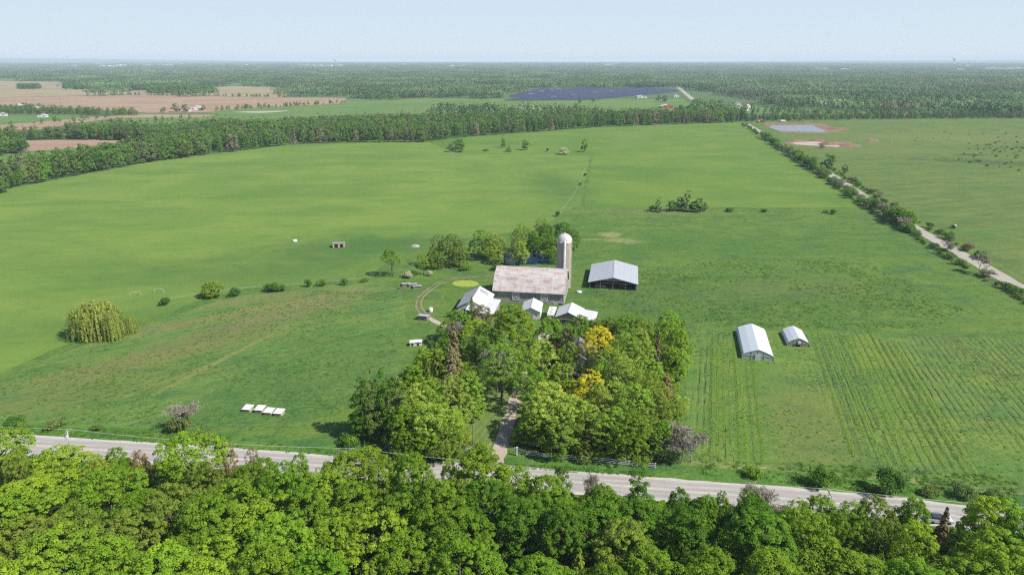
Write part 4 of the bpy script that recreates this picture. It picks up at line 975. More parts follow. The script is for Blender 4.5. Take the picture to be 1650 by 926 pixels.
# willow and the fence-line bushes in the west
ft('weeping_willow', WIL, 0, 145, 486, 11, 14.5, 'large weeping willow with drooping yellow-green curtains', 'willow')
ft('weeping_willow', WIL, 1, 176, 500, 9, 8.5, 'weeping willow merged with the east side of the large one', 'willow')
ft('weeping_willow', WIL, 1, 205, 507, 6, 5.2, 'small round willow east of the large pair', 'willow')
for i, (px, py, h, w, c, pr, lab) in enumerate([
 (343,452,6.0,8,SG,BIG,'light green half-bare bush, biggest on the old fence line'),
 (333,458,5.0,5,YG,BIG,'yellow-green bush on the west side of the half-bare one'),
 (378,462,3.4,3.6,DG,SHR,'round dark bush just east of the half-bare one'),
 (265,480,2.4,4,DG,SHR,'low dark bush nearest the small goal frames'),
 (434,457,3.0,4.6,DG,SHR,'dark bush paired with a lighter one'),
 (453,456,3.0,4.6,BG,SHR,'lighter bush paired with a dark one'),
 (496,448,3.4,2.4,DG,SHR,'narrow dark bush on the fence line'),
 (519,449,2.8,3.0,MG,SHR,'small round bush on the fence line, east of the narrow one'),
 (554,448,2.8,2.6,MG,SHR,'small bush at the east end of the fence line'),
 (588,447,1.8,3.4,MG,SHR,'low flat bush west of the solitary tree'),
 (18,672,3.4,4.0,DG,SHR,'dark bush on the verge by the western edge'),
 (30,676,2.4,2.6,BG,SHR,'brighter bush touching the dark verge bush'),
 (84,676,2.2,3.6,OG,SHR,'brownish bush on the verge near the utility pole'),
 (155,684,1.5,2.2,OG,SHR,'tiny weed bush on the verge east of the utility pole'),
 (285,652,6.5,5.5,None,BARE,'grey half-bare tree on the verge above the broad bright maple'),
 (282,672,4.0,5.0,OG,SHR,'olive bush under the grey half-bare tree'),
 (330,690,3.0,5.0,OG,SHR,'brown-olive bush on the verge behind the broad maple'),
 (1216,751,2.6,2.8,YG,SHR,'small yellow-green bush on the east verge'),
 (1328,752,4.4,4.6,BG,SHR,'rounded bright bush on the east verge'),
 (1443,759,5.2,4.8,DG,SHR,'largest dark bush on the east verge'),
 (1410,780,1.8,2.4,OG,SHR,'low brown weed bush west of the largest verge bush'),
 (1500,783,2.0,3.6,OG,SHR,'low olive bush east of the largest verge bush'),
 (1556,779,3.2,3.4,GG,SHR,'grey-green bush far along the east verge'),
 (1605,787,2.0,3.0,OG,SHR,'low brown bush at the eastern end of the verge'),
 (740,224,9,12,MG,MID,'tree at the notch in the far wood, west of the lone field trees'),
 (728,232,7,9,GG,MID,'grey-green bush tree at the notch of the far wood'),
 (742,236,5,8,BG,MID,'bright bush at the tip of the far wood notch'),
 (811,220,10.5,4.5,MG,MIDC,'tallest thin tree of the lone field trees'),
 (820,233,6.5,5,OG,MIDC,'leaning small tree beside the tallest thin one'),
 (846,226,9,7.5,DG,MID,'dark rounded lone field tree'),
 (882,238,3.5,3.2,MG,SHR,'tiny bush between the dark tree and the cream bush'),
 (908,238,6,10.5,'blossom',MID,'wide cream-flowering bush among the lone field trees'),
 (942,225,11,7.5,DG,MID,'darkest lone tree at the fence corner of the hay field'),
 (783,240,2,5,MG,SHR,'flat bush west of the thin lone tree'),
 (1062,320,7.5,4.5,GG,MIDC,'narrow grey-green tree at the west end of the poplar clump'),
 (1051,330,3,4,DG,SHR,'low bush west of the narrow grey-green tree'),
 (1083,323,6,6,DG,MID,'dark bushy tree in the poplar clump'),
 (1096,318,7.5,6,GG,MID,'grey-green tree of the poplar clump, below the tallest'),
 (1108,310,10.5,7,GG,MIDC,'tallest tree of the poplar clump in the far pasture'),
 (1126,320,7.5,7,DG,MID,'dark tree on the east side of the poplar clump'),
 (1136,326,5,4,GG,MID,'easternmost low tree of the poplar clump'),
 (1176,334,2.4,5,DG,SHR,'low dark bush on the line east of the poplar clump'),
 (1232,336,2.0,3,DG,SHR,'small bush on the line midway to the lane'),
 (1343,337,2.6,4,DG,SHR,'dark bush on the line just before the lane'),
 (1332,338,1.8,3,GG,SHR,'grey low bush on the line just before the lane'),
 (899,340,3.0,3.0,DG,SHR,'small dark bush on the fence north of the pond'),
 (935,293,2.4,2.4,OG,SHR,'brown bush on the fence across the hay field'),
 (943,278,2.4,2.4,OG,SHR,'upper brown bush on the fence across the hay field'),
 (1537,362,2.0,2.2,DG,SHR,'low bush by the white bale east of the lane')]):
    nm = {id(SHR): 'shrub', id(BARE): 'dead_tree'}.get(id(pr), 'field_tree')
    ft(nm, pr, i, px, py, h, w, lab, c, 'bush' if pr is SHR else 'tree')

# ------------------------------------------------------------------ hedgerow along the lane
def along(pts, s):
    for a, b in zip(pts[:-1], pts[1:]):
        L = (b-a).length
        if s <= L: d = (b-a)/L; return a + d*s, d
        s -= L
    return b, (b-a).normalized()
LN = [P(*p) for p in lane_px if p[0] <= 1800]
Ltot = sum((b-a).length for a, b in zip(LN[:-1], LN[1:]))
s = 20; i = 0
hr = []
while s < Ltot-14:
    p, d = along(LN, s); n = Vector((-d.y, d.x, 0)); n = n if n.x < 0 else -n
    px = project(p)[0]
    hr.append((s, p, n, px)); s += R.uniform(2.4, 4.4)*(1 + max(0, s-150)/480)
for s, p, n, px in hr:
    q = p + n*(R.uniform(5.5, 9.0) if px > 1490 or px < 1430 else R.uniform(4.5, 7.0))
    if 1425 < px < 1462 or 1290 < px < 1330: h = R.uniform(4.5, 8.0); w = h*0.95
    elif px > 1490: h = R.uniform(1.3, 3.0); w = h*1.6
    elif 1240 < px < 1290: h = R.uniform(4, 7.5); w = h*1.0
    elif px < 1240: h = R.uniform(2, 4.5); w = h
    else: h = R.uniform(2.8, 5.8); w = h*1.2
    if R.random() < 0.10 and px < 1640: continue
    i += 1
    c = R.choice([DG, MG, MG, BG, OG, GG]); bare = R.random() < 0.07
    lab = f"{'grey leafless shrub' if bare else c + ' bush'}, {ordn(i)} from the south in the field-side hedgerow of the lane"
    o = plant('dead_shrub' if bare else 'hedgerow_bush', (BARE[i % 3] if bare else SHR[i % 5]), q, lab, 'bush', 'hedgerow along the lane', None if bare else c,
          (w/6 if bare else w/3.2), (h/10 if bare else h/2.2), R.uniform(0, 6.28))
i = 0
for s, p, n, px in hr:
    if not (1290 < px < 1590) or R.random() < 0.45: continue
    i += 1; q = p - n*R.uniform(4.2, 8); h = R.uniform(1.2, 3.8); c = R.choice([OG, MG, 'brown', GG, MG])
    bare = R.random() < 0.2
    plant('dead_shrub' if bare else 'hedgerow_bush', (BARE[i % 3] if bare else SHR[i % 5]), q, f"{'grey leafless shrub' if bare else c + ' bush'}, {ordn(i)} from the south on the east side of the lane", 'bush', 'bushes east of the lane',
          None if bare else c, (h/7 if bare else h*1.3/3.2), (h/8 if bare else h/2.2), R.uniform(0, 6.28))
ft('field_tree', MID, 1, 1339, 248, 11, 10, 'tall dark rounded tree on the east side of the lane near the work site', DG)
ft('field_tree', MID, 2, 1363, 266, 6, 6, 'small dark rounded tree in the east field beside the lane', DG)
ft('field_tree', MID, 3, 1325, 232, 4, 6, 'round green bush standing by the pale gravel pad', MG)
ft('dead_tree', BARE, 1, 1584, 408, 8, 6, 'bare thin tree leaning over the lane near its south end', None)
ft('dead_tree', BARE, 2, 1527, 388, 6, 4, 'small bare tree in the hedgerow where the lane shows clearly', None)
ft('field_tree', BIG, 2, 1452, 335, 8.5, 9, 'dense dark tree where the hedgerow hides the lane', MG)
ft('field_tree', BIG, 3, 1470, 340, 7.5, 8, 'brighter tree where the hedgerow hides the lane', BG)

# ------------------------------------------------------------------ tree line behind the hay field
edge_px = [(-60,325),(0,308),(100,289),(235,263),(350,248),(480,233),(600,230),(690,230),(735,223),(850,214),(960,206),(1080,201),(1200,197.5)]
E = [P(*p) for p in edge_px]
s = 0; i = 0; Et = sum((b-a).length for a, b in zip(E[:-1], E[1:]))
while s < Et and i < 170:
    p, d = along(E, s); i += 1
    n = Vector((-d.y, d.x, 0)); n = n if n.y > 0 else -n
    q = p + n*R.uniform(2, 9); px = project(q)[0]
    h = R.uniform(9, 13.5) if px < 240 else R.uniform(11, 16)
    c = R.choice([MG, DG, BG, MG, OG, GG, SG] if px < 700 else [MG, DG, DG, MG, GG, BG])
    pr = MIDC if R.random() < (0.25 if px < 700 else 0.4) else MID
    bare = R.random() < (0.06 if px < 700 else 0.12)
    plant('field_edge_tree', pr[i % len(pr)], q, f"{'pale grey' if bare else c} tree, {ordn(i)} from the west along the hay field's far edge", 'tree', 'tree line behind the hay field',
          'tan' if bare else c, R.uniform(0.75, 1.05)*h/14, h/14, R.uniform(0, 6.28), small=px > 500)
    s += R.uniform(5.0, 8.5) if px < 300 else R.uniform(6.5, 10.5)
print('edge trees', i)
FT_COL = [tinted(MID[i][0], FOLM[k], 'wood_tree') for i, k in ((0, MG), (1, DG), (2, BG), (3, MG), (4, GG), (1, OG), (2, SG))] + [tinted(MIDC[i][0], FOLM[k], 'wood_tree') for i, k in ((0, DG), (1, MG), (0, 'tan'))]
def fill(name, poly, spacing, hs, protos, label, jitter=0.45, skip=None, density=1.0):
    """scatter trees over a ground area given by its outline"""
    g = [P(*p) for p in poly]; gp = [(p.x, p.y) for p in g]
    x0, x1 = min(p[0] for p in gp), max(p[0] for p in gp); y0, y1 = min(p[1] for p in gp), max(p[1] for p in gp)
    pts = []; sc = []; y = y0
    while y < y1:
        x = x0 + R.random()*spacing
        while x < x1:
            q = (x + R.uniform(-jitter, jitter)*spacing, y + R.uniform(-jitter, jitter)*spacing)
            pr = project((q[0], q[1], 0)) if q[1] > 10 else (9e9, 0)
            if -60 < pr[0] < 1710 and inpoly(q[0], q[1], gp) and R.random() < density and not (skip and skip(q[0], q[1], pr)):
                pts.append((q[0], q[1], 0)); sc.append(R.uniform(*hs))
            x += spacing
        y += spacing
    if pts: gn_scatter(name, pts, protos, sc, label)
    print(name, len(pts))
fill('wood', [(-300,372),(0,303),(100,285),(235,259),(350,244),(480,229.5),(600,226.5),(690,226.5),(735,219.5),(850,211),(960,203),(1080,198.5),(1200,195.5),(1200,190),(1000,191.5),(850,193),(700,198),(560,203),(430,209),(330,210),(238,220),(225,216),(110,220),(112,225),(205,227),(236,232),(236,243),(120,266),(0,287),(-300,345)],
     7.2, (0.72, 1.12), FT_COL, 'mixed green wood behind the hay field edge')
fill('wood', [(1200,196.3),(1420,192.5),(1720,190.5),(1720,186.5),(1400,188.5),(1200,190)], 7.5, (0.35, 0.62), FT_COL[:2] + [tinted(MIDC[0][0], FOLM['brown'], 'wood_tree'), tinted(MIDC[1][0], FOLM[DG], 'wood_tree'), tinted(MIDC[0][0], FOLM['brown'], 'wood_tree')], 'low reddish brown conifer wood behind the east field')
fill('wood', [(-60,245),(0,244),(40,242),(42,247),(0,250),(-60,256)], 7, (0.7, 1.0), FT_COL[:4], 'small dark wood in the western fields')
fill('wood', [(-60,223),(0,222),(60,220),(112,218),(114,224),(60,226),(-60,231)], 7.5, (0.5, 0.9), FT_COL, 'hedge wood between brown fields in the west')
fill('wood', [(-60,190),(0,184),(110,184.5),(180,187),(222,186),(218,183),(110,180),(0,177),(-60,178)], 8.5, (0.4, 0.75), FT_COL, 'young olive wood beside the western green field')
fill('wood', [(237,148),(345,146.5),(345,150.5),(237,151)], 9, (0.9, 1.2), FT_COL[:4], 'dark copse standing in the far stubble field', density=0.75)
fill('wood', [(103,142),(142,142),(140,144.5),(103,145)], 9, (0.7, 1.1), FT_COL[:4], 'small dark copse by the far brown fields', density=0.5)
fill('wood', [(30,141),(65,141),(66,143.5),(30,144)], 9, (0.7, 1.0), FT_COL[:4], 'tiny copse by the far brown fields')
for nm, poly in (('hedge', [(150,152.6),(460,156.6),(460,157.4),(150,153.3)]), ('hedge', [(0,176),(40,175),(70,171),(72,172),(40,177),(0,178)]), ('hedge', [(345,177),(430,172.5),(545,166),(560,165),(560,167),(430,174.5),(345,180)]),
                 ('hedge', [(100,204),(340,190),(340,191),(100,206)]), ('hedge', [(0,204),(180,190.5),(181,191.5),(0,205.5)])):
    fill(nm, poly, 9, (0.25, 0.6), FT_COL[:4], 'thin row of bushes between far fields', density=0.6)
# ---- the endless woods towards the horizon
def clump(seed, n=64, size=72, mat=DG):
    rng = np.random.default_rng(seed); C = []; N = []; T = []; Sz = []
    for k in range(n):
        x, y = rng.uniform(-size/2, size/2, 2); h = rng.uniform(10, 17); r = rng.uniform(3.2, 5.2); con = rng.random() < 0.35
        m = 26; d = sphere_dirs(m, rng, -0.2); u = rng.random((m, 1))
        if con: c = np.array([x, y, 0]) + d*np.array([1, 1, 0])*(r*0.6)*(1.1-u) + np.array([0, 0, h])*u
        else: c = np.array([x, y, h*0.6]) + d*np.array([r, r, h*0.4])
        C.append(c); N.append(d + rng.normal(0, .25, (m, 3)) + np.array([0.1, -0.1, .55])); T.append(np.full(m, rng.uniform(0, 1)*(0.6 if con else 1.0))); Sz.append(np.full(m, 2.3 if not con else 1.8))
    C = np.concatenate(C); N = np.concatenate(N)
    return cloud_mesh('wood_clump', quads(C, N, np.concatenate(Sz)*rng.uniform(.7, 1.3, len(C)), rng), np.concatenate(T), mat)
FARF = [foliage('far_woods_green', (0.090, 0.155, 0.050), 0.45, 0.2), foliage('far_woods_dark', (0.074, 0.135, 0.048), 0.45, 0.2), foliage('far_woods_pale', (0.125, 0.170, 0.072), 0.45, 0.2)]
CL = [clump(900+i, mat=FARF[(0, 1, 0, 1, 2, 0)[i]]) for i in range(6)]
solar_px = [(806,163),(850,159),(820,156),(868,144),(900,143),(1040,143.5),(1085,145),(1095,148),(1060,152),(1010,156),(960,161),(900,162)]
clear = [f[1] for f in fields] + [solar_px, [(780,163),(850,142),(1110,142),(1200,160),(1230,176),(1110,176),(780,168)], [(-400,400),(-400,196),(0,192),(340,196),(600,188),(1000,184),(1420,183),(1720,184),(1720,400)],
   [(-400,200),(-400,160),(0,160),(580,155),(600,190)], [(1115,165),(1098,146),(1082,133),(1068,126),(1072,125),(1092,135),(1120,150),(1140,170)],
   [(1180,184),(1185,165),(1215,165),(1240,176),(1400,184)],
   [(1560,112),(1650,108),(1650,114),(1580,115)],[(760,128),(860,126),(900,129),(800,132)],[(330,134),(385,133),(380,138),(330,137)],[(0,127),(45,127),(45,130),(0,130)]]
spots = [(158,104,60),(163,107.5,40),(172,108,46),(186,108.5,40),(190,106,50),(200,106,36),(235,106.5,70),(265,106,60),(272,105.5,50),(120,108,30),(395,105.5,46),(488,106.5,90),(500,106.3,80),(513,106.5,70),(530,106.8,60),(548,106.5,60),(730,107,50),(748,107,40),(978,105.4,60),(985,105,60),(1320,112.5,46),(1332,112.5,36),(1362,113,40),(1546,113.5,30),(1551,114.2,30),(1630,112.3,50),(1645,111.5,50),(1600,109.5,30),(1560,107.5,26),(290,104.5,46),(650,104.5,40)]
for q in spots:
    clear.append([(q[0]-18, q[1]-0.5), (q[0]+18, q[1]-0.5), (q[0]+14, q[1]+2.8), (q[0]-14, q[1]+2.8)])
strips = [([(756,129),(850,126.5),(905,128.5),(880,131.5),(780,132.5)], 'stubble'), ([(330,134.5),(385,133.5),(384,137.5),(338,138)], 'fgreen'), ([(-60,127.5),(45,127.5),(47,130),(-60,131)], 'fgreen'),
 ([(560,118.5),(700,117),(730,118.5),(590,120.5)], 'fgreen'), ([(1565,113.5),(1700,109),(1700,113),(1590,115.5)], 'plough'), ([(1150,114),(1280,112.5),(1300,113.6),(1170,115)], 'fgreen'),
 ([(380,112.3),(470,111.2),(490,112.6),(400,113.6)], 'stubble'), ([(850,119.5),(985,118.3),(1000,120),(870,121.3)], 'fgreen'), ([(1400,121),(1500,119.5),(1520,121.2),(1420,122.8)], 'fgreen'), ([(180,120.5),(300,119),(320,120.6),(200,122)], 'fgreen'),
 ([(620,110.2),(720,109.4),(740,110.4),(640,111.3)], 'stubble'), ([(1000,110.5),(1090,109.8),(1110,110.8),(1010,111.5)], 'fgreen'), ([(1330,116.5),(1440,115.4),(1460,116.6),(1350,117.8)], 'stubble'), ([(60,113.6),(160,112.6),(170,113.8),(80,114.8)], 'fgreen'), ([(1470,133.5),(1600,132),(1620,135),(1500,137)], 'stubble')]
for i_, (poly, mt) in enumerate(strips):
    sheet('distant_clearing', poly, 0.06, M[mt], 60, 12, 70+i_)
    cx_ = sum(p[0] for p in poly)/len(poly); ymax = max(p[1] for p in poly)
    clear.append([(p[0], p[1] + (0.9 if p[1] > ymax-1.2 else 0)) for p in poly])
clearW = [[(P(*p).x, P(*p).y) for p in poly] for poly in clear]
def skipf(x, y, pr):
    if any(inpoly(x, y, c) for c in clearW): return True
    k = mnoise.noise(Vector((x/900, y/1500, 4.2)))
    return k > 0.34 and y > 2000
pts = []; sc_ = []
y = 900.0
while y < 15000:
    st = 62 if y < 5000 else 62 + (y-5000)*0.010
    hw = y*0.80 + 100; x = -hw
    while x < hw:
        q = (x + R.uniform(-.5, .5)*st, y + R.uniform(-.5, .5)*st)
        if not skipf(q[0], q[1], None): pts.append((q[0], q[1], -0.3)); sc_.append(R.uniform(0.85, 1.2)*(1 if y < 5000 else min(1.6, st/62)))
        x += st
    y += st
gn_scatter('far_woods', pts, CL, sc_, 'endless mixed green woodland stretching to the horizon')
print('far woods', len(pts))

# ------------------------------------------------------------------ buildings
ROT = -math.radians(9.5)
def metal(name, a, b, rust=None, rough=0.45, rib=0.9, ax='X', scale=0.5):
    t = NT(name); v = t.obj()
    n = t.noise(v, scale, 5, 0.65); c = t.mix(t.ramp(n, 0.35, 0.65), a, b)
    if rust:
        col, lo, hi, amt, stretch = rust
        n2 = t.noise(t.vec('MULTIPLY', v, stretch), 1.0, 5, 0.7)
        c = t.mix(t.math('MULTIPLY', t.ramp(n2, lo, hi), amt), c, col)
    w = t.new('ShaderNodeTexWave'); w.wave_type = 'BANDS'; w.bands_direction = ax; t.inp(w.inputs['Vector'], v); w.inputs['Scale'].default_value = 0.314/rib
    sheetn = t.noise(t.vec('MULTIPLY', v, (1/0.9, 0.05, 0.05) if ax == 'X' else (0.05, 1/0.9, 0.05)), 1.0, 1, 0.5)
    c = t.mix(1.0, c, t.vec('MULTIPLY', (1,1,1), t.math('ADD', 0.88, t.math('MULTIPLY', sheetn, 0.24))), 'MULTIPLY')
    t.bump(t.ramp(w.outputs['Fac'], 0.7, 1.0), 0.4, 0.03)
    t.bsdf.inputs['Metallic'].default_value = 0.0
    return t.finish(c, rough, 0.3)
def boards(name, a, b, w=0.25, ax='X', vertical=True):
    t = NT(name); v = t.obj()
    st = (1/w, 1/w, 0.25) if vertical else (0.25, 0.25, 1/w)
    n = t.noise(t.vec('MULTIPLY', v, st), 1.0, 3, 0.7); n2 = t.noise(v, 0.6, 3)
    c = t.mix(t.ramp(n, 0.3, 0.7), a, b); c = t.mix(t.math('MULTIPLY', t.ramp(n2, 0.4, 0.7), 0.35), c, tuple(x*0.6 for x in a))
    t.bump(n, 0.5, 0.03); return t.finish(c, 0.9, 0.15)
M['barnroof'] = metal('red_white_roof', (0.56, 0.53, 0.51), (0.48, 0.425, 0.40), ((0.37, 0.20, 0.165), 0.44, 0.66, 0.72, (0.30, 0.9, 0.45)), 0.5)
M['whiteroof'] = metal('white_roof', (0.62, 0.62, 0.635), (0.55, 0.55, 0.57), None, 0.45)
M['greyroof'] = metal('grey_blue_roof', (0.425, 0.445, 0.47), (0.385, 0.405, 0.43), None, 0.45)
M['galv'] = metal('galvanised_roof', (0.40, 0.41, 0.44), (0.33, 0.33, 0.36), ((0.32, 0.25, 0.20), 0.62, 0.72, 0.4, (0.6, 0.9, 0.6)), 0.5)
M['greyboard'] = boards('grey_boards', (0.27, 0.25, 0.235), (0.36, 0.34, 0.32))
M['whiteboard'] = boards('white_boards', (0.66, 0.64, 0.60), (0.74, 0.72, 0.69))
M['white'] = flat('white_paint', (0.66, 0.65, 0.635), 0.6, 0.3, 0.08, 1.0)
M['trim'] = flat('weathered_white_paint', (0.62, 0.61, 0.59), 0.8, 0.2, 0.15, 1.0)
M['stone'] = rock('field_stone', (0.46, 0.42, 0.38), (0.32, 0.29, 0.26), 2.5, 0.1)
M['dark'] = flat('dark_interior', (0.03, 0.028, 0.025), 0.9, 0.1)
M['wood'] = boards('weathered_post_wood', (0.22, 0.18, 0.14), (0.32, 0.27, 0.22))
M['glass'] = flat('window_glass', (0.05, 0.06, 0.07), 0.1, 0.5)
t = NT('silo_staves'); v = t.obj()
w = t.new('ShaderNodeTexWave'); w.wave_type = 'BANDS'; w.bands_direction = 'Z'; t.inp(w.inputs['Vector'], v); w.inputs['Scale'].default_value = 0.314/0.75
n = t.noise(t.vec('MULTIPLY', v, (1.2, 1.2, 0.35)), 1.0, 5, 0.7)
c = t.mix(t.ramp(n, 0.3, 0.7), (0.50, 0.44, 0.37), (0.35, 0.31, 0.27)); c = t.mix(t.math('MULTIPLY', t.ramp(w.outputs['Fac'], 0.8, 1.0), 0.3), c, (0.18, 0.16, 0.14))
t.bump(w.outputs['Fac'], 0.3, 0.05); M['silo'] = t.finish(c, 0.9, 0.15)

def wallbox(mb, poly_or_w, *a): pass
def gable_building(root, W, L, eave, ridge, wallm, roofm, over=0.35, axis='y', th=0.12, name='wall', gable_trim=None, skip_walls=()):
    """W across the ridge (x), L along it (y, from 0 to L); walls then two roof slopes as one roof mesh"""
    mb = MB(); mb.prism([(-W/2, 0), (W/2, 0), (W/2, eave), (0, ridge), (-W/2, eave)], 0.12, L-0.12)
    if not skip_walls: mb.build(name, wallm, root)
    rb = MB(); sl_ = (ridge-eave)/(W/2); ox = over; e = eave - sl_*ox
    prof = [(-W/2-ox, e+0.05), (0, ridge+0.05), (W/2+ox, e+0.05), (W/2+ox, e+0.05+th), (0, ridge+0.05+th), (-W/2-ox, e+0.05+th)]
    rb.prism(prof, -over, L+over); ro = rb.build('roof', roofm, root)
    cb = MB(); cb.bar((0, -over-0.01, ridge+0.07+th), (0, L+over+0.01, ridge+0.07+th), 0.35, 0.06); cb.build('ridge_cap', roofm, ro)
    return ro
# barn
F = P(908.0, 491.2); a = Vector((math.cos(ROT), math.sin(ROT), 0)); b = Vector((-math.sin(ROT), math.cos(ROT), 0))
bl = F - a*24.4
barn = empty('barn', bl, ROT, 'grey board barn with red-streaked white roof and two braced white doors', 'barn')
Lb, Db = 24.4, 16.4
gam = [(0, 0.9), (Db, 0.9), (Db, 4.4), (Db-3.5, 8.15), (Db/2, 10.2), (3.5, 8.15), (0, 4.4)]
mb = MB(); mb.prism(gam, 0, Lb, 'x'); mb.build('wall', M['greyboard'], barn)
mb = MB(); mb.box(-0.12, Lb+0.12, -0.12, Db+0.12, -0.2, 0.9); mb.build('foundation', M['stone'], barn)
th = 0.14
outer = [(-0.55, 3.86), (3.5, 8.22), (Db/2, 10.3), (Db-3.5, 8.22), (Db+0.55, 3.86)]
prof = outer + [(Db+0.55, 3.86+th*1.5), (Db-3.5, 8.22+th*1.2), (Db/2, 10.3+th), (3.5, 8.22+th*1.2), (-0.55, 3.86+th*1.5)]
mb = MB(); mb.prism(prof, -0.45, Lb+0.45, 'x'); br = mb.build('roof', M['barnroof'], barn)
mb = MB(); mb.bar((-0.46, Db/2, 10.46), (Lb+0.46, Db/2, 10.46), 0.4, 0.06); mb.build('ridge_cap', M['trim'], br)
mb = MB()
for k in (6.0, 12.5, 18.5): mb.tube([(k, Db/2, 10.48), (k, Db/2, 11.3)], 0.025, 4); mb.lathe([(0.02, 0), (0.09, 0.09), (0.02, 0.18)], 8, (k, Db/2, 10.75))
mb.build('lightning_rod', M['trim'], br)
mb = MB()
for p, q in zip(outer[:-1], outer[1:]):   # white bargeboards on the east gable
    mb.bar((Lb+0.475, p[0], p[1]+0.05), (Lb+0.475, q[0], q[1]+0.05), 0.05, 0.3)
mb.build('bargeboard', M['white'], barn)
mb = MB()
for k in (0.08, Db-0.08): mb.box(Lb-0.02, Lb+0.05, k-0.16, k+0.16, 0.92, 4.0)
mb.box(Lb-0.14, Lb+0.02, -0.04, 0.1, 0.93, 3.9); mb.build('corner_board', M['white'], barn)
for dx in (6.6, 16.6):
    d = MB(); d.box(dx, dx+2.3, -0.16, -0.08, 0.95, 3.55); do = d.build('door', M['greyboard'], barn)
    f = MB()
    for (p, q) in (((dx, 0.95), (dx, 3.55)), ((dx+2.3, 0.95), (dx+2.3, 3.55)), ((dx, 3.5), (dx+2.3, 3.5)), ((dx, 1.0), (dx+2.3, 1.0)), ((dx, 1.0), (dx+2.3, 3.5)), ((dx, 3.5), (dx+2.3, 1.0))):
        f.bar((p[0], -0.19, p[1]), (q[0], -0.19, q[1]), 0.27, 0.05, up=Vector((0, 1, 0)))
    f.build('door_brace', M['white'], do)
    tr = MB(); tr.box(dx-0.5, dx+4.3, -0.24, -0.10, 3.62, 3.86); tr.build('door_track', M['white'], barn)
mb = MB(); mb.box(11.6, 11.68, -0.05, -0.01, 0.9, 3.95); mb.build('downpipe', M['trim'], barn)
mb = MB(); mb.box(20.6, 24.2, -0.20, -0.13, 0.62, 0.88); mb.build('lintel', M['white'], barn)
mb = MB(); mb.box(22.6, 24.0, -0.17, -0.125, -0.1, 0.6); mb.build('stable_opening', M['dark'], barn)
mb = MB(); mb.box(20.8, 22.3, -0.18, -0.125, -0.1, 0.6); mb.build('stable_door', M['trim'], barn)
for y0 in (3.2, 8.0, 12.4):
    mb = MB(); mb.box(Lb+0.0, Lb+0.06, y0, y0+0.9, 2.3, 3.3); wi = mb.build('window', M['white'], barn)
    mb = MB(); mb.box(Lb+0.05, Lb+0.08, y0+0.1, y0+0.8, 2.4, 3.2); mb.build('pane', M['glass'], wi)
# silo
sx, sy = 19.1, 241.0
silo = empty('silo', (sx, sy, 0), ROT, 'tall round concrete stave silo with pale domed cap behind the barn', 'silo')
r = 2.75
mb = MB(); mb.lathe([(r+0.15, -0.2), (r+0.15, 0.5), (r, 0.55), (r, 17.2)], 40); mb.build('shell', M['silo'], silo, smooth=False)
mb = MB(); mb.lathe([(r+0.12, 17.21), (r+0.14, 17.4)] + [((r+0.1)*math.cos(u), 17.4+(r+0.1)*math.sin(u)) for u in [k*math.pi/2/9 for k in range(0, 9)]] + [(0.12, 20.28)], 32)
t = NT('dome_metal'); n = t.noise(t.obj(), 1.2, 5, 0.7); M['dome'] = t.finish(t.mix(t.ramp(n, 0.45, 0.65), (0.58, 0.56, 0.54), (0.42, 0.32, 0.28)), 0.5, 0.4)
dm = mb.build('dome', M['dome'], silo, smooth=True)
mb = MB(); mb.lathe([(0.28, 20.25), (0.28, 20.5), (0.1, 20.6)], 12); mb.build('vent', M['trim'], dm)
mb = MB(); ca = -1.45
for k in range(1): mb.lathe([(0.48, 0), (0.48, 17.3), (0.3, 17.9)], 14, (math.cos(ca)*(r+0.35), math.sin(ca)*(r+0.35), 0.3))
mb.build('chute', M['trim'], silo, smooth=True)
mb = MB()
for k in range(23): mb.lathe([(r+0.02, 0.9+k*0.72), (r+0.035, 0.93+k*0.72), (r+0.02, 0.96+k*0.72)], 40)
mb.build('hoop', M['wood'], silo)
mb = MB(); mb.tube([(math.cos(-0.3)*(r+0.25), math.sin(-0.3)*(r+0.25), 0), (math.cos(-0.3)*(r+0.25), math.sin(-0.3)*(r+0.25), 18.2)], 0.09, 6); mb.build('filler_pipe', flat('yellowed_pipe', (0.5, 0.42, 0.28)), silo)

# pole barn
pb = P(988.5, 447.3, 4.7); ang = -math.radians(9.5)
W, Lp = 17.2, 22.5
poleb = empty('pole_barn', (pb.x, pb.y+0.35, 0), ang, 'open-fronted shed with grey-blue metal gable roof and dark interior', 'shed')
gable_building(poleb, W, Lp, 2.55, 4.6, M['greyboard'], M['greyroof'], 0.5, skip_walls=True)
mb = MB(); mb.box(-W/2, -W/2+0.12, 0.2, Lp, 0, 2.5); mb.box(W/2-0.12, W/2, 0.2, Lp, 0, 2.5)
mb.prism([(-W/2+.13, 0), (W/2-.13, 0), (W/2-.13, 2.45), (0, 4.5), (-W/2+.13, 2.45)], Lp-0.15, Lp-0.02); mb.build('wall', M['greyboard'], poleb)
mb = MB(); mb.prism([(-5.0, 3.25), (5.0, 3.25), (0, 4.52)], 0.02, 0.12); mb.build('gable_panel', M['greyboard'], poleb)
for k in (-8.4, -4.6, 0, 4.6, 8.4):
    mb = MB(); mb.box(k-0.13, k+0.13, 0.13, 0.39, -0.1, 2.5 + (1-abs(k)/8.6)*2.0); mb.build('post', M['wood'], poleb)
mb = MB(); mb.box(-8.4, 8.4, 0.14, 0.30, 2.28, 2.5); mb.build('beam', M['wood'], poleb)
for k in (6, 12, 18):
    mb = MB()
    for x in (-4.6, 4.6): mb.box(x-0.12, x+0.12, k, k+0.24, 0, 3.3)
    mb.build('post', M['wood'], poleb)
mb = MB(); mb.box(-8.1, 8.1, 0.5, Lp-0.4, 0.07, 0.12); mb.build('dirt_floor', M['dirt'], poleb)
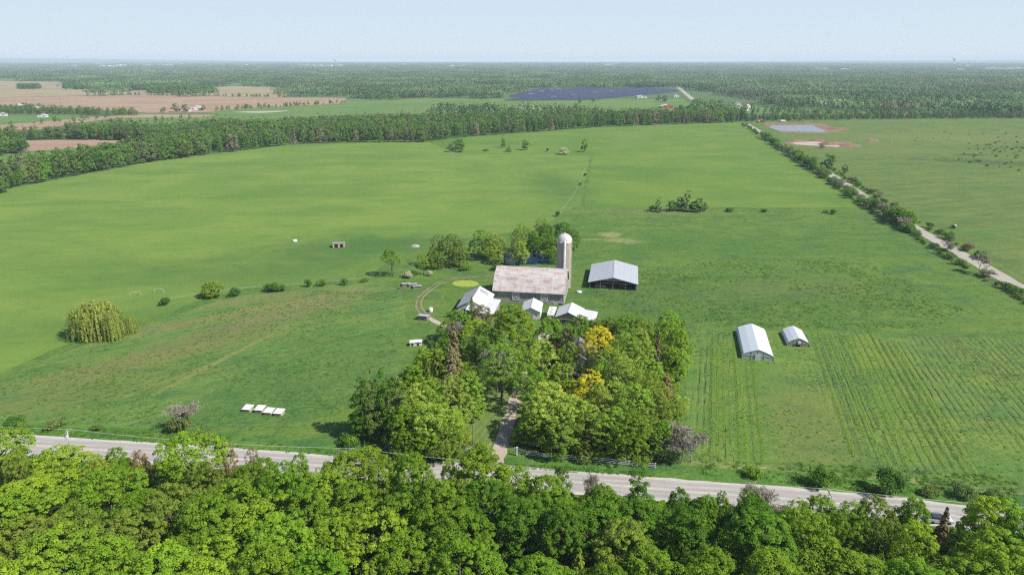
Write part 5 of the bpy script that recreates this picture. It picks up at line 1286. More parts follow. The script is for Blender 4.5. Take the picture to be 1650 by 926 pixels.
for i, (x, y, w_, d_, h_, c_) in enumerate([(-6.6, 0.6, 2.4, 1.4, 1.1, (0.35,0.2,0.16)), (-4.0, 0.7, 1.4, 1.2, 0.8, (0.3,0.3,0.32)), (2.3, 2.8, 2.0, 1.6, 1.0, (0.14,0.12,0.1))]):
    mb = MB(); mb.box(x, x+w_, y+0.5, y+0.5+d_, 0.13, h_); mb.box(x+.15, x+w_-.15, y+0.65, y+0.35+d_, h_, h_+0.25)
    o = mb.build('storage_bin', flat('bin_paint', c_), None); o.location = poleb.location; o.rotation_euler = poleb.rotation_euler
    setp(o, ['rusty red bin inside the open shed at its west bay', 'grey bin standing beside the rusty red bin', 'dark bin deep in the middle bay of the open shed'][i], 'bin')

# greenhouses
t = NT('greenhouse_film'); n = t.noise(t.obj(), 0.5, 4)
M['film'] = t.finish(t.mix(n, (0.66, 0.70, 0.74), (0.60, 0.64, 0.68)), 0.35, 0.4)
t = NT('end_film'); n = t.noise(t.obj(), 0.8, 4)
M['endfilm'] = t.finish(t.mix(t.ramp(n, .3, .7), (0.36, 0.42, 0.36), (0.46, 0.50, 0.46)), 0.4, 0.4)
def greenhouse(loc, rz, W, L, h, label, endm, open_end):
    g = empty('greenhouse', loc, rz, label, 'greenhouse', 'greenhouses beside the crop rows')
    k = 7; prof = [(-W/2, 0), (-W/2*0.99, h*0.40), (-W/2*0.90, h*0.54), (-W/2*0.45, h*0.80), (0, h), (W/2*0.45, h*0.80), (W/2*0.90, h*0.54), (W/2*0.99, h*0.40), (W/2, 0)]
    vs = [(x, 0, z) for x, z in prof] + [(x, L, z) for x, z in prof]; n = len(prof)
    inn = [(x*0.985, z*0.985) for x, z in prof]
    mb = MB(); mb.prism(prof + inn[::-1], 0, L); c = mb.build('cover', M['film'], g)
    e = MB(); e.prism([(x*0.98, z*0.98) for x, z in prof], 0.05, 0.09); e.prism([(x*0.98, z*0.98) for x, z in prof], L-0.09, L-0.05); en = e.build('end_wall', endm, g)
    f = MB()
    ns = max(4, int(L/1.8))
    for j in range(ns+1):
        y = L*j/ns
        for p, q in zip(prof[:-1], prof[1:]): f.bar((p[0]*1.003, y, p[1]*1.003), (q[0]*1.003, y, q[1]*1.003), 0.05, 0.05)
    f.build('hoop', flat('greenhouse_tube', (0.55, 0.58, 0.6)), g)
    f = MB()
    for x in (-W*0.2, 0, W*0.2): f.bar((x, 0.0, 0), (x, 0.0, h*(0.93 if x == 0 else 0.80)), 0.06)
    f.bar((-W*0.47, 0.0, h*0.42), (W*0.47, 0.0, h*0.42), 0.06); f.build('end_frame', M['trim'], g)
    f = MB(); f.box(-W/2-0.08, -W/2, -0.05, L+0.05, 0, 0.25); f.box(W/2, W/2+0.08, -0.05, L+0.05, 0, 0.25); f.build('baseboard', M['wood'], g)
    f = MB()
    if open_end: f.box(-0.55, 0.55, -0.08, -0.03, 0.0, 1.7); f.build('door', M['dark'], g); f = MB(); f.box(-0.3, 0.5, -0.45, -0.09, 1.0, 1.7); f.build('fan', M['white'], g)
    else: f.box(-0.75, 0.75, -0.07, -0.035, 0.0, 2.0); f.build('door', M['film'], g)
    return g
greenhouse(P(1220.6, 580.0), -math.radians(13), 8.5, 20.5, 3.15, 'larger white greenhouse tunnel with pale green end wall', M['endfilm'], False)
greenhouse(P(1286.0, 558.5), -math.radians(11), 6.1, 10.0, 2.75, 'smaller white greenhouse tunnel with brown end wall and fan', flat('brown_end_wall', (0.30, 0.27, 0.23)), True)

# front sheds
def at(px, py, z=0): v = P(px, py, z); return (v.x, v.y, 0)
ridgeF = P(760, 484, 5.5)
sh = empty('long_shed', (ridgeF.x, ridgeF.y, 0), -math.radians(8.5), 'gable shed with grey west slope and white east slope, west end of the row', 'shed')
ro = gable_building(sh, 9.4, 14.2, 3.0, 5.5, M['whiteboard'], M['whiteroof'], 0.35)
mb = MB(); prof = [(-5.06, 2.86+0.02), (-0.02, 5.55), (-0.02, 5.70), (-5.06, 3.02+0.02)]; mb.prism([(p[0], p[1]+0.03) for p in prof], -0.4, 14.6); mb.build('grey_slope', M['galv'], ro)
mb = MB(); mb.prism([(0.6, 5.42), (3.4, 3.95), (3.4, 3.99), (0.6, 5.46)], 10.5, 12.8); 
mb.v = [(x, y, z+0.02) for x, y, z in mb.v]; mb.build('roof_patch', M['galv'], ro)
mb = MB(); mb.box(-3.4, -0.4, 0.03, 0.1, 0, 2.6); mb.build('door', M['greyboard'], sh)
sB = empty('low_shed', (P(794.2, 505.7, 3.0).x-8.6, P(794.2, 505.7, 3.0).y+1.6, 0), -math.radians(9.5), 'low shed under one broad white sloping roof, second in the row', 'shed')
mb = MB(); mb.prism([(0, 0), (8.4, 0), (8.4, 2.7), (0, 3.7)], 0, 13.6); mb.build('wall', M['greyboard'], sB)
mb = MB(); mb.prism([(-0.3, 3.8), (8.8, 2.72), (8.8, 2.86), (-0.3, 3.94)], -0.4, 14.0); mb.build('roof', M['whiteroof'], sB)
mb = MB(); mb.box(3.0, 5.4, -0.06, -0.01, 0, 2.2); mb.build('door', M['trim'], sB)
rf = P(855.5, 495.7, 4.0)
sC = empty('small_shed', (rf.x, rf.y, 0), -math.radians(7), 'small white-roofed gable shed standing against the barn front', 'shed')
gable_building(sC, 6.0, 9.0, 2.6, 4.0, M['whiteboard'], M['whiteroof'], 0.3)
mb = MB(); mb.box(-0.6, 0.6, 0.03, 0.1, 0, 2.0); mb.build('door', M['greyboard'], sC)
rf = P(915.8, 503.2, 4.5)
sD = empty('garage_shed', (rf.x, rf.y, 0), -math.radians(12), 'grey board shed with white roof and a lean-to on its east side', 'shed')
gable_building(sD, 7.6, 8.8, 2.8, 4.5, M['greyboard'], M['whiteroof'], 0.4)
mb = MB(); mb.prism([(3.82, 0), (8.0, 0), (8.0, 2.0), (3.82, 2.45)], 0.6, 8.2); mb.build('lean_to', M['greyboard'], sD)
mb = MB(); mb.prism([(3.9, 2.58), (8.6, 2.06), (8.6, 2.18), (3.9, 2.72)], 0.1, 8.8); mb.build('lean_to_roof', M['whiteroof'], sD)
for x in (-2.2, 0.6):
    mb = MB(); mb.box(x, x+1.6, 0.03, 0.1, 0.9, 1.9); wi = mb.build('window', M['white'], sD); mb = MB(); mb.box(x+.12, x+1.48, 0.0, 0.04, 1.0, 1.8); mb.build('pane', M['glass'], wi)
mb = MB(); mb.box(-3.6, 3.6, -0.3, 0.05, 2.15, 2.3); mb.build('awning_board', M['wood'], sD)
# camper
cl = P(887, 518.0)
cp = empty('camper_trailer', (cl.x, cl.y, 0), -math.radians(10), 'white camper trailer with roof vents parked between two sheds', 'trailer')
mb = MB(); mb.prism([(0, 0.9), (0.25, 0.55), (7.0, 0.55), (7.2, 1.0), (7.2, 2.5), (6.9, 2.75), (0.4, 2.75), (0, 2.2)], -1.15, 1.15, 'x')
mb.v = [(x, y, z) for x, y, z in mb.v]; mb.build('body', M['white'], cp)
mb = MB()
mb.box(-1.17, -1.14, 0.8, 6.6, 1.25, 1.4); mb.box(1.14, 1.17, 0.8, 6.6, 1.25, 1.4); mb.build('stripe', flat('grey_stripe', (0.3,0.3,0.33)), cp)
for yy in (1.6, 3.6, 5.6): mb = MB(); mb.box(-0.35, 0.35, yy-0.35, yy+0.35, 2.75, 2.95); mb.build('roof_vent', flat('vent_plastic', (0.6,0.6,0.6)), cp)
mb = MB(); mb.box(-0.8, 0.8, -0.02, 0.06, 1.35, 2.0); mb.build('window', M['glass'], cp)
for sx_ in (-1.12, 1.12):
    for yy in (1.4, 5.0): mb = MB(); mb.box(sx_-0.05, sx_+0.05, yy, yy+0.9, 1.5, 2.1); mb.build('window', M['glass'], cp)
    for yy in (3.1, 3.95):
        mb = MB(); mb.lathe([(0.05, -0.12), (0.34, -0.12), (0.34, 0.12), (0.05, 0.12)], 16); w = mb.build('wheel', M['dark'], cp); w.rotation_euler = (0, math.pi/2, 0); w.location = (sx_*0.93, yy, 0.34)
mb = MB(); mb.bar((0, 0.4, 0.6), (0, -1.0, 0.5), 0.1); mb.build('hitch', M['dark'], cp)
# farmhouse among the trees
hl = P(928, 612)
fh = empty('farmhouse', (hl.x, hl.y, 0), -math.radians(10), 'grey farmhouse half hidden between the two golden trees', 'house')
M['slate'] = flat('slate_roof', (0.20, 0.20, 0.235), 0.7, 0.3, 0.2, 2.0)
gable_building(fh, 8.5, 10.5, 5.0, 7.6, flat('pale_siding', (0.55, 0.53, 0.52)), M['slate'], 0.4)
for x in (-2.8, 1.6):
    for z in (1.0, 3.3):
        mb = MB(); mb.box(x, x+1.1, 0.04, 0.1, z, z+1.4); wi = mb.build('window', M['white'], fh); mb = MB(); mb.box(x+.1, x+1.0, 0.0, 0.05, z+.1, z+1.3); mb.build('pane', M['glass'], wi)
mb = MB(); mb.box(-0.7, 0.3, 0.03, 0.1, 0.3, 2.4); mb.build('door', M['wood'], fh)
mb = MB(); mb.box(1.6, 2.3, 6.5, 7.2, 5.5, 8.6); mb.build('chimney', flat('chimney_brick', (0.28, 0.13, 0.10)), fh)
mb = MB(); mb.box(-4.2, 4.2, -2.4, -0.1, 2.5, 2.65); po = mb.build('porch_roof', M['slate'], fh)
for x in (-4.0, 0.9, 4.0): mb = MB(); mb.box(x-.07, x+.07, -2.3, -2.16, 0, 2.5); mb.build('porch_post', M['white'], po)
mb = MB(); mb.box(4.45, 8.6, 2.0, 8.0, 0, 3.0); mb.build('side_wing', flat('wing_siding', (0.5, 0.48, 0.46)), fh)
mb = MB(); mb.box(4.4, 8.9, 1.7, 8.3, 3.02, 3.2); mb.build('wing_roof', M['slate'], fh)

# ------------------------------------------------------------------ small things on the pasture
def coop(loc, rz, W, D, h0, h1, label, wallm, roofm, legs=True, group=None, name='poultry_pen'):
    c = empty(name, loc, rz, label, 'animal shelter', group)
    mb = MB()
    if legs:
        for x in (-W/2+.06, W/2-.06):
            for y in (.06, D-.06): mb.box(x-.05, x+.05, y-.05, y+.05, 0, min(h0, h1))
        mb.box(-W/2, W/2, 0, .06, 0.05, 0.5); mb.box(-W/2, W/2, D-.06, D, 0.05, 0.5); mb.box(-W/2, -W/2+.06, .07, D-.07, 0.05, 0.5); mb.box(W/2-.06, W/2, .07, D-.07, 0.05, 0.5)
        mb.build('frame', wallm, c)
    else: 
        mb.prism([(0, 0), (D, 0), (D, h1), (0, h0)], -W/2, W/2, 'x'); mb.build('wall', wallm, c)
    r_ = MB(); r_.prism([(-.2, h0+0.02), (D+.2, h1+0.02), (D+.2, h1+.09), (-.2, h0+.09)], -W/2-.15, W/2+.15, 'x'); r_.build('roof', roofm, c)
    return c
M['pinkwood'] = boards('raw_pine', (0.50, 0.38, 0.28), (0.58, 0.46, 0.36))
for i, (px, py) in enumerate(((397,664),(416.5,665),(431.5,669),(447.5,670.5))):
    coop(at(px, py), -math.radians(8), 1.85, 1.9, 0.75, 0.95, f"low poultry pen with white sheet top, {ORD[i+1]} from the west in its row of four", M['pinkwood'], M['white'], True, 'white-topped poultry pens by the road')
for i, (px, py, w_) in enumerate(((664.5,558,1.4),(673.5,557,2.2))):
    c = coop(at(px, py), math.radians(4), w_, 1.7, 1.15, 1.2, ['smaller of two white crates beside the yard trees', 'larger of two white crates beside the yard trees'][i], M['trim'], M['white'], False, None, 'animal_hutch')
    mb = MB(); mb.box(-0.3, 0.3, -0.03, 0.0, 0.15, 0.8); mb.build('opening', M['dark'], c)
for i, (px, py) in enumerate(((655,461),(665.5,462),(672.5,465))):
    coop(at(px, py), math.radians(14), 3.0, 2.2, 0.9, 0.55, f"low grey-roofed pen, {ORD[i+1]} from the west of three beside the track", M['wood'], M['greyroof'], True, 'grey-roofed pens beside the track')
c = coop(at(680.5, 516), math.radians(-16), 3.2, 2.4, 1.5, 1.1, 'grey metal-roofed mobile coop standing on the curved wheel track', M['wood'], M['greyroof'], False, None, 'mobile_coop')
c = coop(at(546, 399), -math.radians(-12), 5.2, 3.2, 2.1, 1.6, 'lone run-in shed with grey roof out in the hay field', M['pinkwood'], M['greyroof'], False, None, 'field_shed')
mb = MB(); mb.box(-1.9, -0.3, -0.04, 0.0, 0, 1.6); mb.build('opening', M['dark'], c); mb = MB(); mb.box(0.5, 2.0, -0.04, 0.0, 0, 1.6); mb.build('opening', M['dark'], c)
def tank(px, py, r_, h_, label, cat='tank', name='water_tank'):
    o = empty(name, at(px, py), 0, label, cat)
    mb = MB(); mb.lathe([(r_*.96, 0), (r_, h_*.1), (r_, h_*.8), (r_*.7, h_*.96)], 18); mb.build('body', M['white'], o, smooth=True)
    mb = MB(); mb.lathe([(r_*.25, h_*.97), (r_*.25, h_*1.06), (0.02, h_*1.08)], 10); mb.build('lid', M['trim'], o)
tank(694, 502, 0.75, 1.5, 'small white water tank inside the curve of the track')
tank(475, 389, 1.1, 0.9, 'white feeding tub in the hay field near the lone shed', 'tub', 'feeding_tub')
tank(933, 471, 1.0, 0.6, 'white trough on the grass between silo and open shed', 'trough', 'water_trough')
mb = MB(); mb.tube([(-0.9, 0, 0.75), (0.9, 0, 0.75)], 0.75, 18); o = mb.build('wrapped_bale', M['white'], None); o.location = at(1537, 367); setp(o, 'white wrapped bale standing in the east field by the lane', 'bale')
# manure heap and stone piles
def heap(px, py, r_, h_, m, label, name='soil_heap'):
    vs = []; fs = []; n = 22; k = 7; rnd = R.uniform(0, 9)
    for j in range(k+1):
        for i_ in range(n):
            a_ = 2*math.pi*i_/n; rr = r_*j/k*(1+0.25*mnoise.noise(Vector((math.cos(a_)*1.5, math.sin(a_)*1.5, rnd)))); z = h_*(1-(j/k)**1.6)*(1+0.5*mnoise.noise(Vector((rr*math.cos(a_)*1.2/r_*3, rr*math.sin(a_)*3/r_, rnd)))) - (0.15 if j == k else 0)
            vs.append((rr*math.cos(a_), rr*math.sin(a_)*0.7, z))
    for j in range(k):
        for i_ in range(n): fs.append((j*n+i_, j*n+(i_+1) % n, (j+1)*n+(i_+1) % n, (j+1)*n+i_))
    me = bpy.data.meshes.new(name); me.from_pydata(vs, [], fs); me.materials.append(m); me.update()
    o = link(name, me); o.location = at(px, py); setp(o, label, 'heap')
heap(646, 465, 1.8, 0.5, flat('old_manure', (0.12, 0.08, 0.055)), 'brown manure heap beside the grey-roofed pens')
heap(669, 397, 2.4, 1.0, M['stone'], 'pale stone pile in the grass north of the pens', 'stone_pile')
for i, (px, py, r_, h_) in enumerate(((1352,209,14,3),(1335,233,12,2.5),(1368,235,11,2.2),(1404,227,8,2),(1316,227,9,2.2),(1300,200,9,1.8),(1280,228,8,1.8))):
    heap(px, py, r_, h_, M['clay'], ['reddish soil heap at the east tip of the basin','reddish soil heap at the end of the gravel pad','low red soil heap beyond the gravel pad','lone brown heap out in the east field','red heap behind the gravel pad','low red bank behind the basin','red heap near the lane above the pad'][i])
# small goal frames
for i, (px, py, rz) in enumerate(((218.5,477,0.5),(256,472,-0.1))):
    mb = MB(); mb.tube([(-1.7,0,0),(-1.7,0,1.6),(1.7,0,1.6),(1.7,0,0)], 0.045, 5); mb.tube([(-1.7,0,1.6),(-1.7,1.1,0)], 0.04, 4); mb.tube([(1.7,0,1.6),(1.7,1.1,0)], 0.04, 4)
    o = mb.build('goal_frame', M['white'], None); o.location = at(px, py); o.rotation_euler = (0,0,rz)
    setp(o, ['small white goal frame nearer the willow', 'small white goal frame nearer the low dark bush'][i], 'goal', 'goal frames')
# white board fence
def fence(pts, label):
    g = [P(*p) for p in pts]; o = empty('board_fence', g[0], 0, label, 'fence', 'white fences along the yard')
    L = sum((q-p).length for p, q in zip(g[:-1], g[1:])); n = int(L/2.6); ps = [along(g, L*k/n)[0]-g[0] for k in range(n+1)]
    rnd = random.Random(3)
    for z in (0.35, 0.75, 1.15):
        mb = MB()
        for p, q in zip(ps[:-1], ps[1:]):
            mb.bar(p + Vector((0, -0.08, z+rnd.uniform(-.02,.02))), q + Vector((0, -0.08, z+rnd.uniform(-.02,.02))), 0.04, 0.16)
        mb.build('rail', M['white'], o)
    for p in ps:
        mb = MB(); mb.box(p.x-.07, p.x+.07, p.y-.05, p.y+.09, -0.1, 1.35); mb.build('post', M['white'], o)
fence([(622,721),(660,723),(720,726),(788,727)], 'white board fence west of the driveway mouth')
fence([(829,729),(850,734),(880,738),(920,741),(961,744),(1010,750),(1056,754)], 'white board fence east of the driveway mouth')
for i, (px, py, h_) in enumerate(((790,727,1.7),(833,734,2.0))):
    mb = MB(); mb.box(-.14, .14, -.14, .14, -0.1, h_); mb.box(-.2, .2, -.2, .2, h_, h_+.08)
    o = mb.build('gate_post', M['white'] if i else flat('pinkish_post', (0.5,0.36,0.28)), None); o.location = at(px, py); setp(o, ['pinkish gate post west of the driveway', 'white gate post east of the driveway'][i], 'gate post')
# utility poles and wires
def pole(loc, h_, label, arm=True, m=None, rz=-0.12):
    o = empty('utility_pole', loc, rz, label, 'utility pole')
    mb = MB(); mb.tube([(0,0,-.3),(0,0,h_)], [0.17, 0.10], 8); mb.build('post', m or M['trim'], o)
    if arm:
        mb = MB(); mb.box(-.06, .06, -1.2, 1.2, h_-.55, h_-.42); cr = mb.build('crossarm', M['wood'], o)
        for y in (-1.1, -0.45, 0.45, 1.1):
            mb = MB(); mb.lathe([(0.04, 0), (0.06, 0.06), (0.03, 0.16)], 8, (0, y, h_-.42)); mb.build('insulator', M['white'], cr)
        mb = MB(); mb.lathe([(0.2, h_-1.7), (0.22, h_-1.6), (0.22, h_-1.0), (0.1, h_-.95)], 12, (0, -.35, 0)); mb.build('transformer', M['trim'], o)
pl = [P(107.5, 693, 9.0), P(566, 724, 8.0), P(1337, 790, 8.6)]
pl = [Vector((pl[0].x-75, pl[0].y+9, 9.0))] + pl + [Vector((pl[2].x+60, pl[2].y-7.5, 8.6))]
for i, p in enumerate(pl):
    if 1 <= i <= 3: pole((p.x, p.y, 0), p.z, ['', 'pale utility pole with crossarm rising before the west part of the road', 'utility pole among the bare grey trees', 'utility pole before the road near the verge bushes'][i])
pole(at(763, 731), 7.2, 'plain brown wooden service pole behind the white fence', False, M['wood'])
for a_, b_, i in [(pl[k], pl[k+1], k) for k in range(4)]:
    for off, z in ((1.0, -0.3), (-0.3, -2.0)):
        pts_ = []
        for k in range(13):
            u = k/12; q = a_.lerp(b_, u); pts_.append((q.x, q.y+off, q.z+z - 4*u*(1-u)*0.9))
        mb = MB(); mb.tube(pts_, 0.03, 4, cap=False); o = mb.build('overhead_wire', flat('aluminium_wire', (0.55, 0.55, 0.55)), None)
        setp(o, f"{'upper' if z > -1 else 'lower'} overhead wire, {ORD[i+1]} span from the west beside the road", 'wire')
mb = MB(); mb.tube([(0,0,0),(0,0,2.2)], 0.05, 6); o = empty('road_sign', at(1427, 801), 0, 'small pale road sign beside the largest verge bush', 'sign'); mb.build('post', M['trim'], o)
mb = MB(); mb.box(-.3, .3, -.07, -.04, 1.5, 2.3); mb.build('panel', M['trim'], o)
# post-and-wire fence along the old line in the hay field
def wire_fence(pts, label, step=5):
    g = [P(*p) for p in pts]; o = empty('wire_fence', g[0], 0, label, 'fence')
    L = sum((q-p).length for p, q in zip(g[:-1], g[1:])); n = min(95, int(L/step)); mb = MB(); ps = [along(g, L*k/n)[0]-g[0] for k in range(n+1)]
    for p in ps: mb = MB(); mb.tube([(p.x, p.y, -.1), (p.x+R.uniform(-.08,.08), p.y, 1.2)], 0.06, 5); mb.build('post', M['wood'], o)
    for z in (0.5, 0.85, 1.12):
        mb = MB()
        for p, q in zip(ps[:-1], ps[1:]): mb.tube([(p.x, p.y, z), (q.x, q.y, z)], 0.012, 3, cap=False)
        mb.build('wire', M['trim'], o)
wire_fence([(902,345),(925,315),(938,285),(950,252)], 'post and wire fence running up the hay field from the pond')
wire_fence([(262,487),(330,474),(400,466),(500,459),(600,449)], 'old post and wire fence line in the western field')
wire_fence([(1660,450),(1600,414),(1512,363)], 'wire fence on the east side of the lane')
fill('scrub', [(1560,232),(1720,222),(1720,285),(1600,272),(1540,258)], 9, (0.3, 1.0), ug, 'low scrub in the far part of the east field', density=0.45)
fill('scrub', [(1420,215),(1720,205),(1720,222),(1420,232)], 22, (0.3, 0.8), ug, 'scattered scrub over the east field', density=0.4)
# rough weeds
WE = [tinted(shrub(750+i, 0.35, 0.7, leaf=0.20, n=46)[0], FOLM[k], 'weed') for i, k in ((0, MG), (1, BG), (2, MG), (3, BG))]
def weeds(name, poly, n, sc, label):
    gp = [(P(*p).x, P(*p).y) for p in poly]; x0, x1 = min(p[0] for p in gp), max(p[0] for p in gp); y0, y1 = min(p[1] for p in gp), max(p[1] for p in gp)
    pts = []; s_ = []
    t_ = 0
    while len(pts) < n and t_ < n*12:
        t_ += 1; x = R.uniform(x0, x1); y = R.uniform(y0, y1)
        if inpoly(x, y, gp) and mnoise.noise(Vector((x/24, y/16, 2.2))) + 0.6*mnoise.noise(Vector((x/6, y/6, 5.2))) + R.uniform(-.6, .6) > 0.12: pts.append((x, y, 0.03)); s_.append(R.uniform(*sc))
    gn_scatter(name, pts, WE, s_, label)
weeds('weeds', [(930,470),(1040,430),(1180,415),(1400,425),(1560,500),(1500,530),(1110,526),(1000,500)], 3400, (0.2, 0.75), 'rough dark tufts over the pasture north of the crop rows')
weeds('weeds', [(0,612),(215,535),(500,468),(640,470),(650,520),(620,640),(480,695),(0,680)], 3200, (0.2, 0.6), 'rough tufts over the western meadow')
weeds('weeds', [(1130,740),(1400,752),(1640,770),(1640,812),(1300,782),(1130,765)], 500, (0.3, 0.9), 'rough weeds on the east verge')
weeds('weeds', [(1110,530),(1650,550),(1650,765),(1130,735)], 2200, (0.2, 0.5), 'leafy weeds between the crop rows')
weeds('weeds', [(0,684),(300,697),(560,728),(1050,762),(1050,768),(560,737),(300,716),(0,696)], 1100, (0.2, 0.8), 'grass tufts on the verge beyond the road')
# crop rows as green ridges
def crop_row(p0, p1, seed, label, grp):
    rng = np.random.default_rng(seed); L = (p1-p0).length; n = int(L*26); u = rng.random(n)
    g_ = np.array([mnoise.noise(Vector((x*L/3.0, seed*3.3, 0))) for x in u]); k = g_ > -0.42 + 0*u; u = u[k]; n = len(u)
    d = np.array(p1-p0); C = u[:, None]*d + np.stack([rng.normal(0, .20, n), rng.normal(0, .05, n), np.abs(rng.normal(0.04, .03, n))+.02], 1)
    N = rng.normal(0, .3, (n, 3)) + np.array([0.3, -0.2, 1.4])
    me = cloud_mesh('leafy_plant_strip', quads(C, N, 0.21, rng), rng.uniform(.3, 1, n), FOLM[YG if seed % 3 else SG]); o = link('leafy_plant_strip', me); o.location = (p0.x, p0.y, 0.04)
    setp(o, label, 'crop row', grp)
k = 0
rd = Vector((math.sin(-ROW), math.cos(-ROW), 0)); rn = Vector((rd.y, -rd.x, 0))
p0 = P(1143, 735)
for j in range(8):
    a_ = p0 + rn*(j*1.55) + rd*R.uniform(0, 2); crop_row(a_, a_ + rd*R.uniform(64, 70), j, f'leafy crop row, {ORD[j+1]} from the yard trees, west bed', 'crop rows in the west bed')
p0 = P(1396, 745)
for j in range(13):
    a_ = p0 + rn*(j*1.9 - 2) + rd*R.uniform(0, 3); crop_row(a_, a_ + rd*R.uniform(70, 80), 20+j, f'leafy crop row, {ORD[j+1]} from the west, large east bed', 'crop rows in the east bed')

# ------------------------------------------------------------------ distance: solar farm, farms, town
sol = [(P(*p).x, P(*p).y) for p in solar_px]
t = NT('solar_panel'); n = t.noise(t.pos(), 0.02, 2); M['pv'] = t.finish(t.mix(n, (0.045, 0.050, 0.088), (0.06, 0.066, 0.11)), 0.25, 0.5)
ys = sorted(p[1] for p in sol); y = ys[0]+4; i = 0
while y < ys[-1]:
    xs = [x for x in np.arange(-200, 900, 4.0) if inpoly(x, y, sol)]
    runs = []
    for x in xs:
        if runs and x - runs[-1][1] < 5: runs[-1][1] = x
        else: runs.append([x, x])
    runs = [r_ for r_ in runs if r_[1]-r_[0] > 16]
    if runs:
        i += 1
        o = empty('solar_array', (runs[0][0], y, 0), 0, f'long blue solar panel row, {ordn(i)} from the near edge of the solar farm', 'solar panels', 'rows of the solar farm')
        pnl = MB(); lg = MB()
        for x0, x1 in runs:
            x0 -= o.location.x; x1 -= o.location.x
            pnl.add([(x0, -2.4, 0.9), (x1, -2.4, 0.9), (x1, 2.4, 3.0), (x0, 2.4, 3.0), (x0, -2.4, 0.8), (x1, -2.4, 0.8), (x1, 2.4, 2.9), (x0, 2.4, 2.9)], [(0,1,2,3),(7,6,5,4),(0,4,5,1),(3,2,6,7),(0,3,7,4),(1,5,6,2)])
            for x in np.arange(x0+2, x1, 12): lg.box(x-.1, x+.1, -.1, .1, 0, 1.85)
        pnl.build('panel', M['pv'], o); lg.build('leg', M['trim'], o)
    y += 8.6
def house(px, py, W, L, e, rdg, wm, rm, label, rz=0.0, cat='house', name='distant_house', group=None):
    o = empty(name, at(px, py), rz, label, cat, group); mb = MB(); mb.prism([(-W/2, 0), (W/2, 0), (W/2, e), (0, rdg), (-W/2, e)], 0, L); mb.build('wall', wm, o)
    rb = MB(); sl_ = (rdg-e)/(W/2); rb.prism([(-W/2-.4, e-sl_*.4+.05), (0, rdg+.05), (W/2+.4, e-sl_*.4+.05), (W/2+.4, e-sl_*.4+.3), (0, rdg+.3), (-W/2-.4, e-sl_*.4+.3)], -.4, L+.4); rb.build('roof', rm, o)
    mb = MB()
    for x in (-W*.3, W*.12): mb.box(x, x+W*.16, -.06, -.01, e*.35, e*.75)
    mb.build('window', M['glass'], o); return o
WM = M['white']; RR = flat('red_roof', (0.45, 0.14, 0.09), 0.7); GR = flat('grey_shingles', (0.32, 0.32, 0.34), 0.7)
house(1191, 178.5, 13, 14, 8, 13.5, WM, WM, 'white house with steep gable beyond the east tree belt', 0.0)
house(1205, 178.5, 11, 14, 7.5, 11.5, WM, RR, 'white house wing with red roof beyond the east tree belt', 0.4)
house(1076, 175, 24, 10, 4, 6.5, RR, WM, 'long red barn with white roof by the far green field', 0.1, 'barn', 'distant_barn')
house(713, 180, 9, 10, 4, 7, WM, WM, 'white cottage in the far green field', 0.3); house(733, 180.5, 18, 7, 2.5, 4, M['trim'], GR, 'long low grey shed beside the white cottage', 0.1, 'barn', 'distant_barn')
house(316, 178, 22, 10, 4, 7, WM, WM, 'white barn of the farm beyond the brown field', 0.2, 'barn', 'distant_barn'); house(303, 180, 9, 9, 4, 7, WM, GR, 'white house west of the farm barn beyond the brown field', 0.4)
house(54, 178, 12, 9, 4, 7, WM, WM, 'white house in the western young wood', 0.3); house(28, 173, 16, 8, 3, 5, M['trim'], WM, 'pale low barn in the western young wood', 0.2, 'barn', 'distant_barn')
house(68, 189.5, 12, 6, 3, 4.5, WM, WM, 'white shed at the edge of the western green field', 0.2, 'barn', 'distant_barn'); house(2, 187.5, 12, 7, 3, 5, WM, GR, 'pale house where the western green field meets the frame', 0.2)
house(93, 130, 16, 14, 6, 10, WM, WM, 'tiny white house in front of the far woods in the west', 0.2)
house(1035, 158.5, 22, 12, 4, 6, WM, WM, 'white barn on the east side of the solar farm', 0.1, 'barn', 'distant_barn'); house(1090, 157, 12, 10, 4, 7, WM, GR, 'white house east of the solar farm', 0.1)
for i, (px, py) in enumerate(((856,153.5),(873,148.5),(892,158),(925,154.5),(960,151),(986,148.5),(889,146),(900,145.5))):
    house(px, py, 11, 4, 2.8, 3.2, WM, WM, f'small white inverter cabin, {ORD[i+1]} listed from the west, inside the solar farm' if False else ['white inverter cabin at the west corner of the solar farm','white inverter cabin near the top west of the solar farm','white inverter cabin nearest the camera in the solar farm','white inverter cabin at the centre of the solar farm','white inverter cabin east of the solar farm centre','white inverter cabin at the north-east of the solar farm','white cabin on the far edge of the solar farm','second white cabin on the far edge of the solar farm'][i], 0, 'cabin', 'inverter_cabin', 'cabins in the solar farm')
G4 = 'pale buildings of the far town'
for i, (px, py, W_) in enumerate(spots):
    house(px, py, W_*1.1, 40, 14 if py < 110 else 9, 16 if py < 110 else 12, WM, WM if i % 3 else GR, f'pale flat building on the horizon, {ordn(i+1)} of the far town buildings as listed from the woods' if False else f"pale {'long' if W_ > 55 else 'small'} building, {ordn(sorted(range(len(spots)), key=lambda k: spots[k][0]).index(i)+1)} from the west in the far town", R.uniform(-.3, .3), 'building', 'distant_building', G4)
o = empty('water_tower', at(1536, 106.5), 0, 'pale water tower standing on the eastern horizon', 'water tower'); mb = MB(); mb.tube([(0,0,0),(0,0,70)], 9, 8); mb.build('shaft', M['trim'], o); mb = MB(); mb.lathe([(9, 66), (24, 78), (24, 96), (8, 104)], 16); mb.build('tank', M['trim'], o)
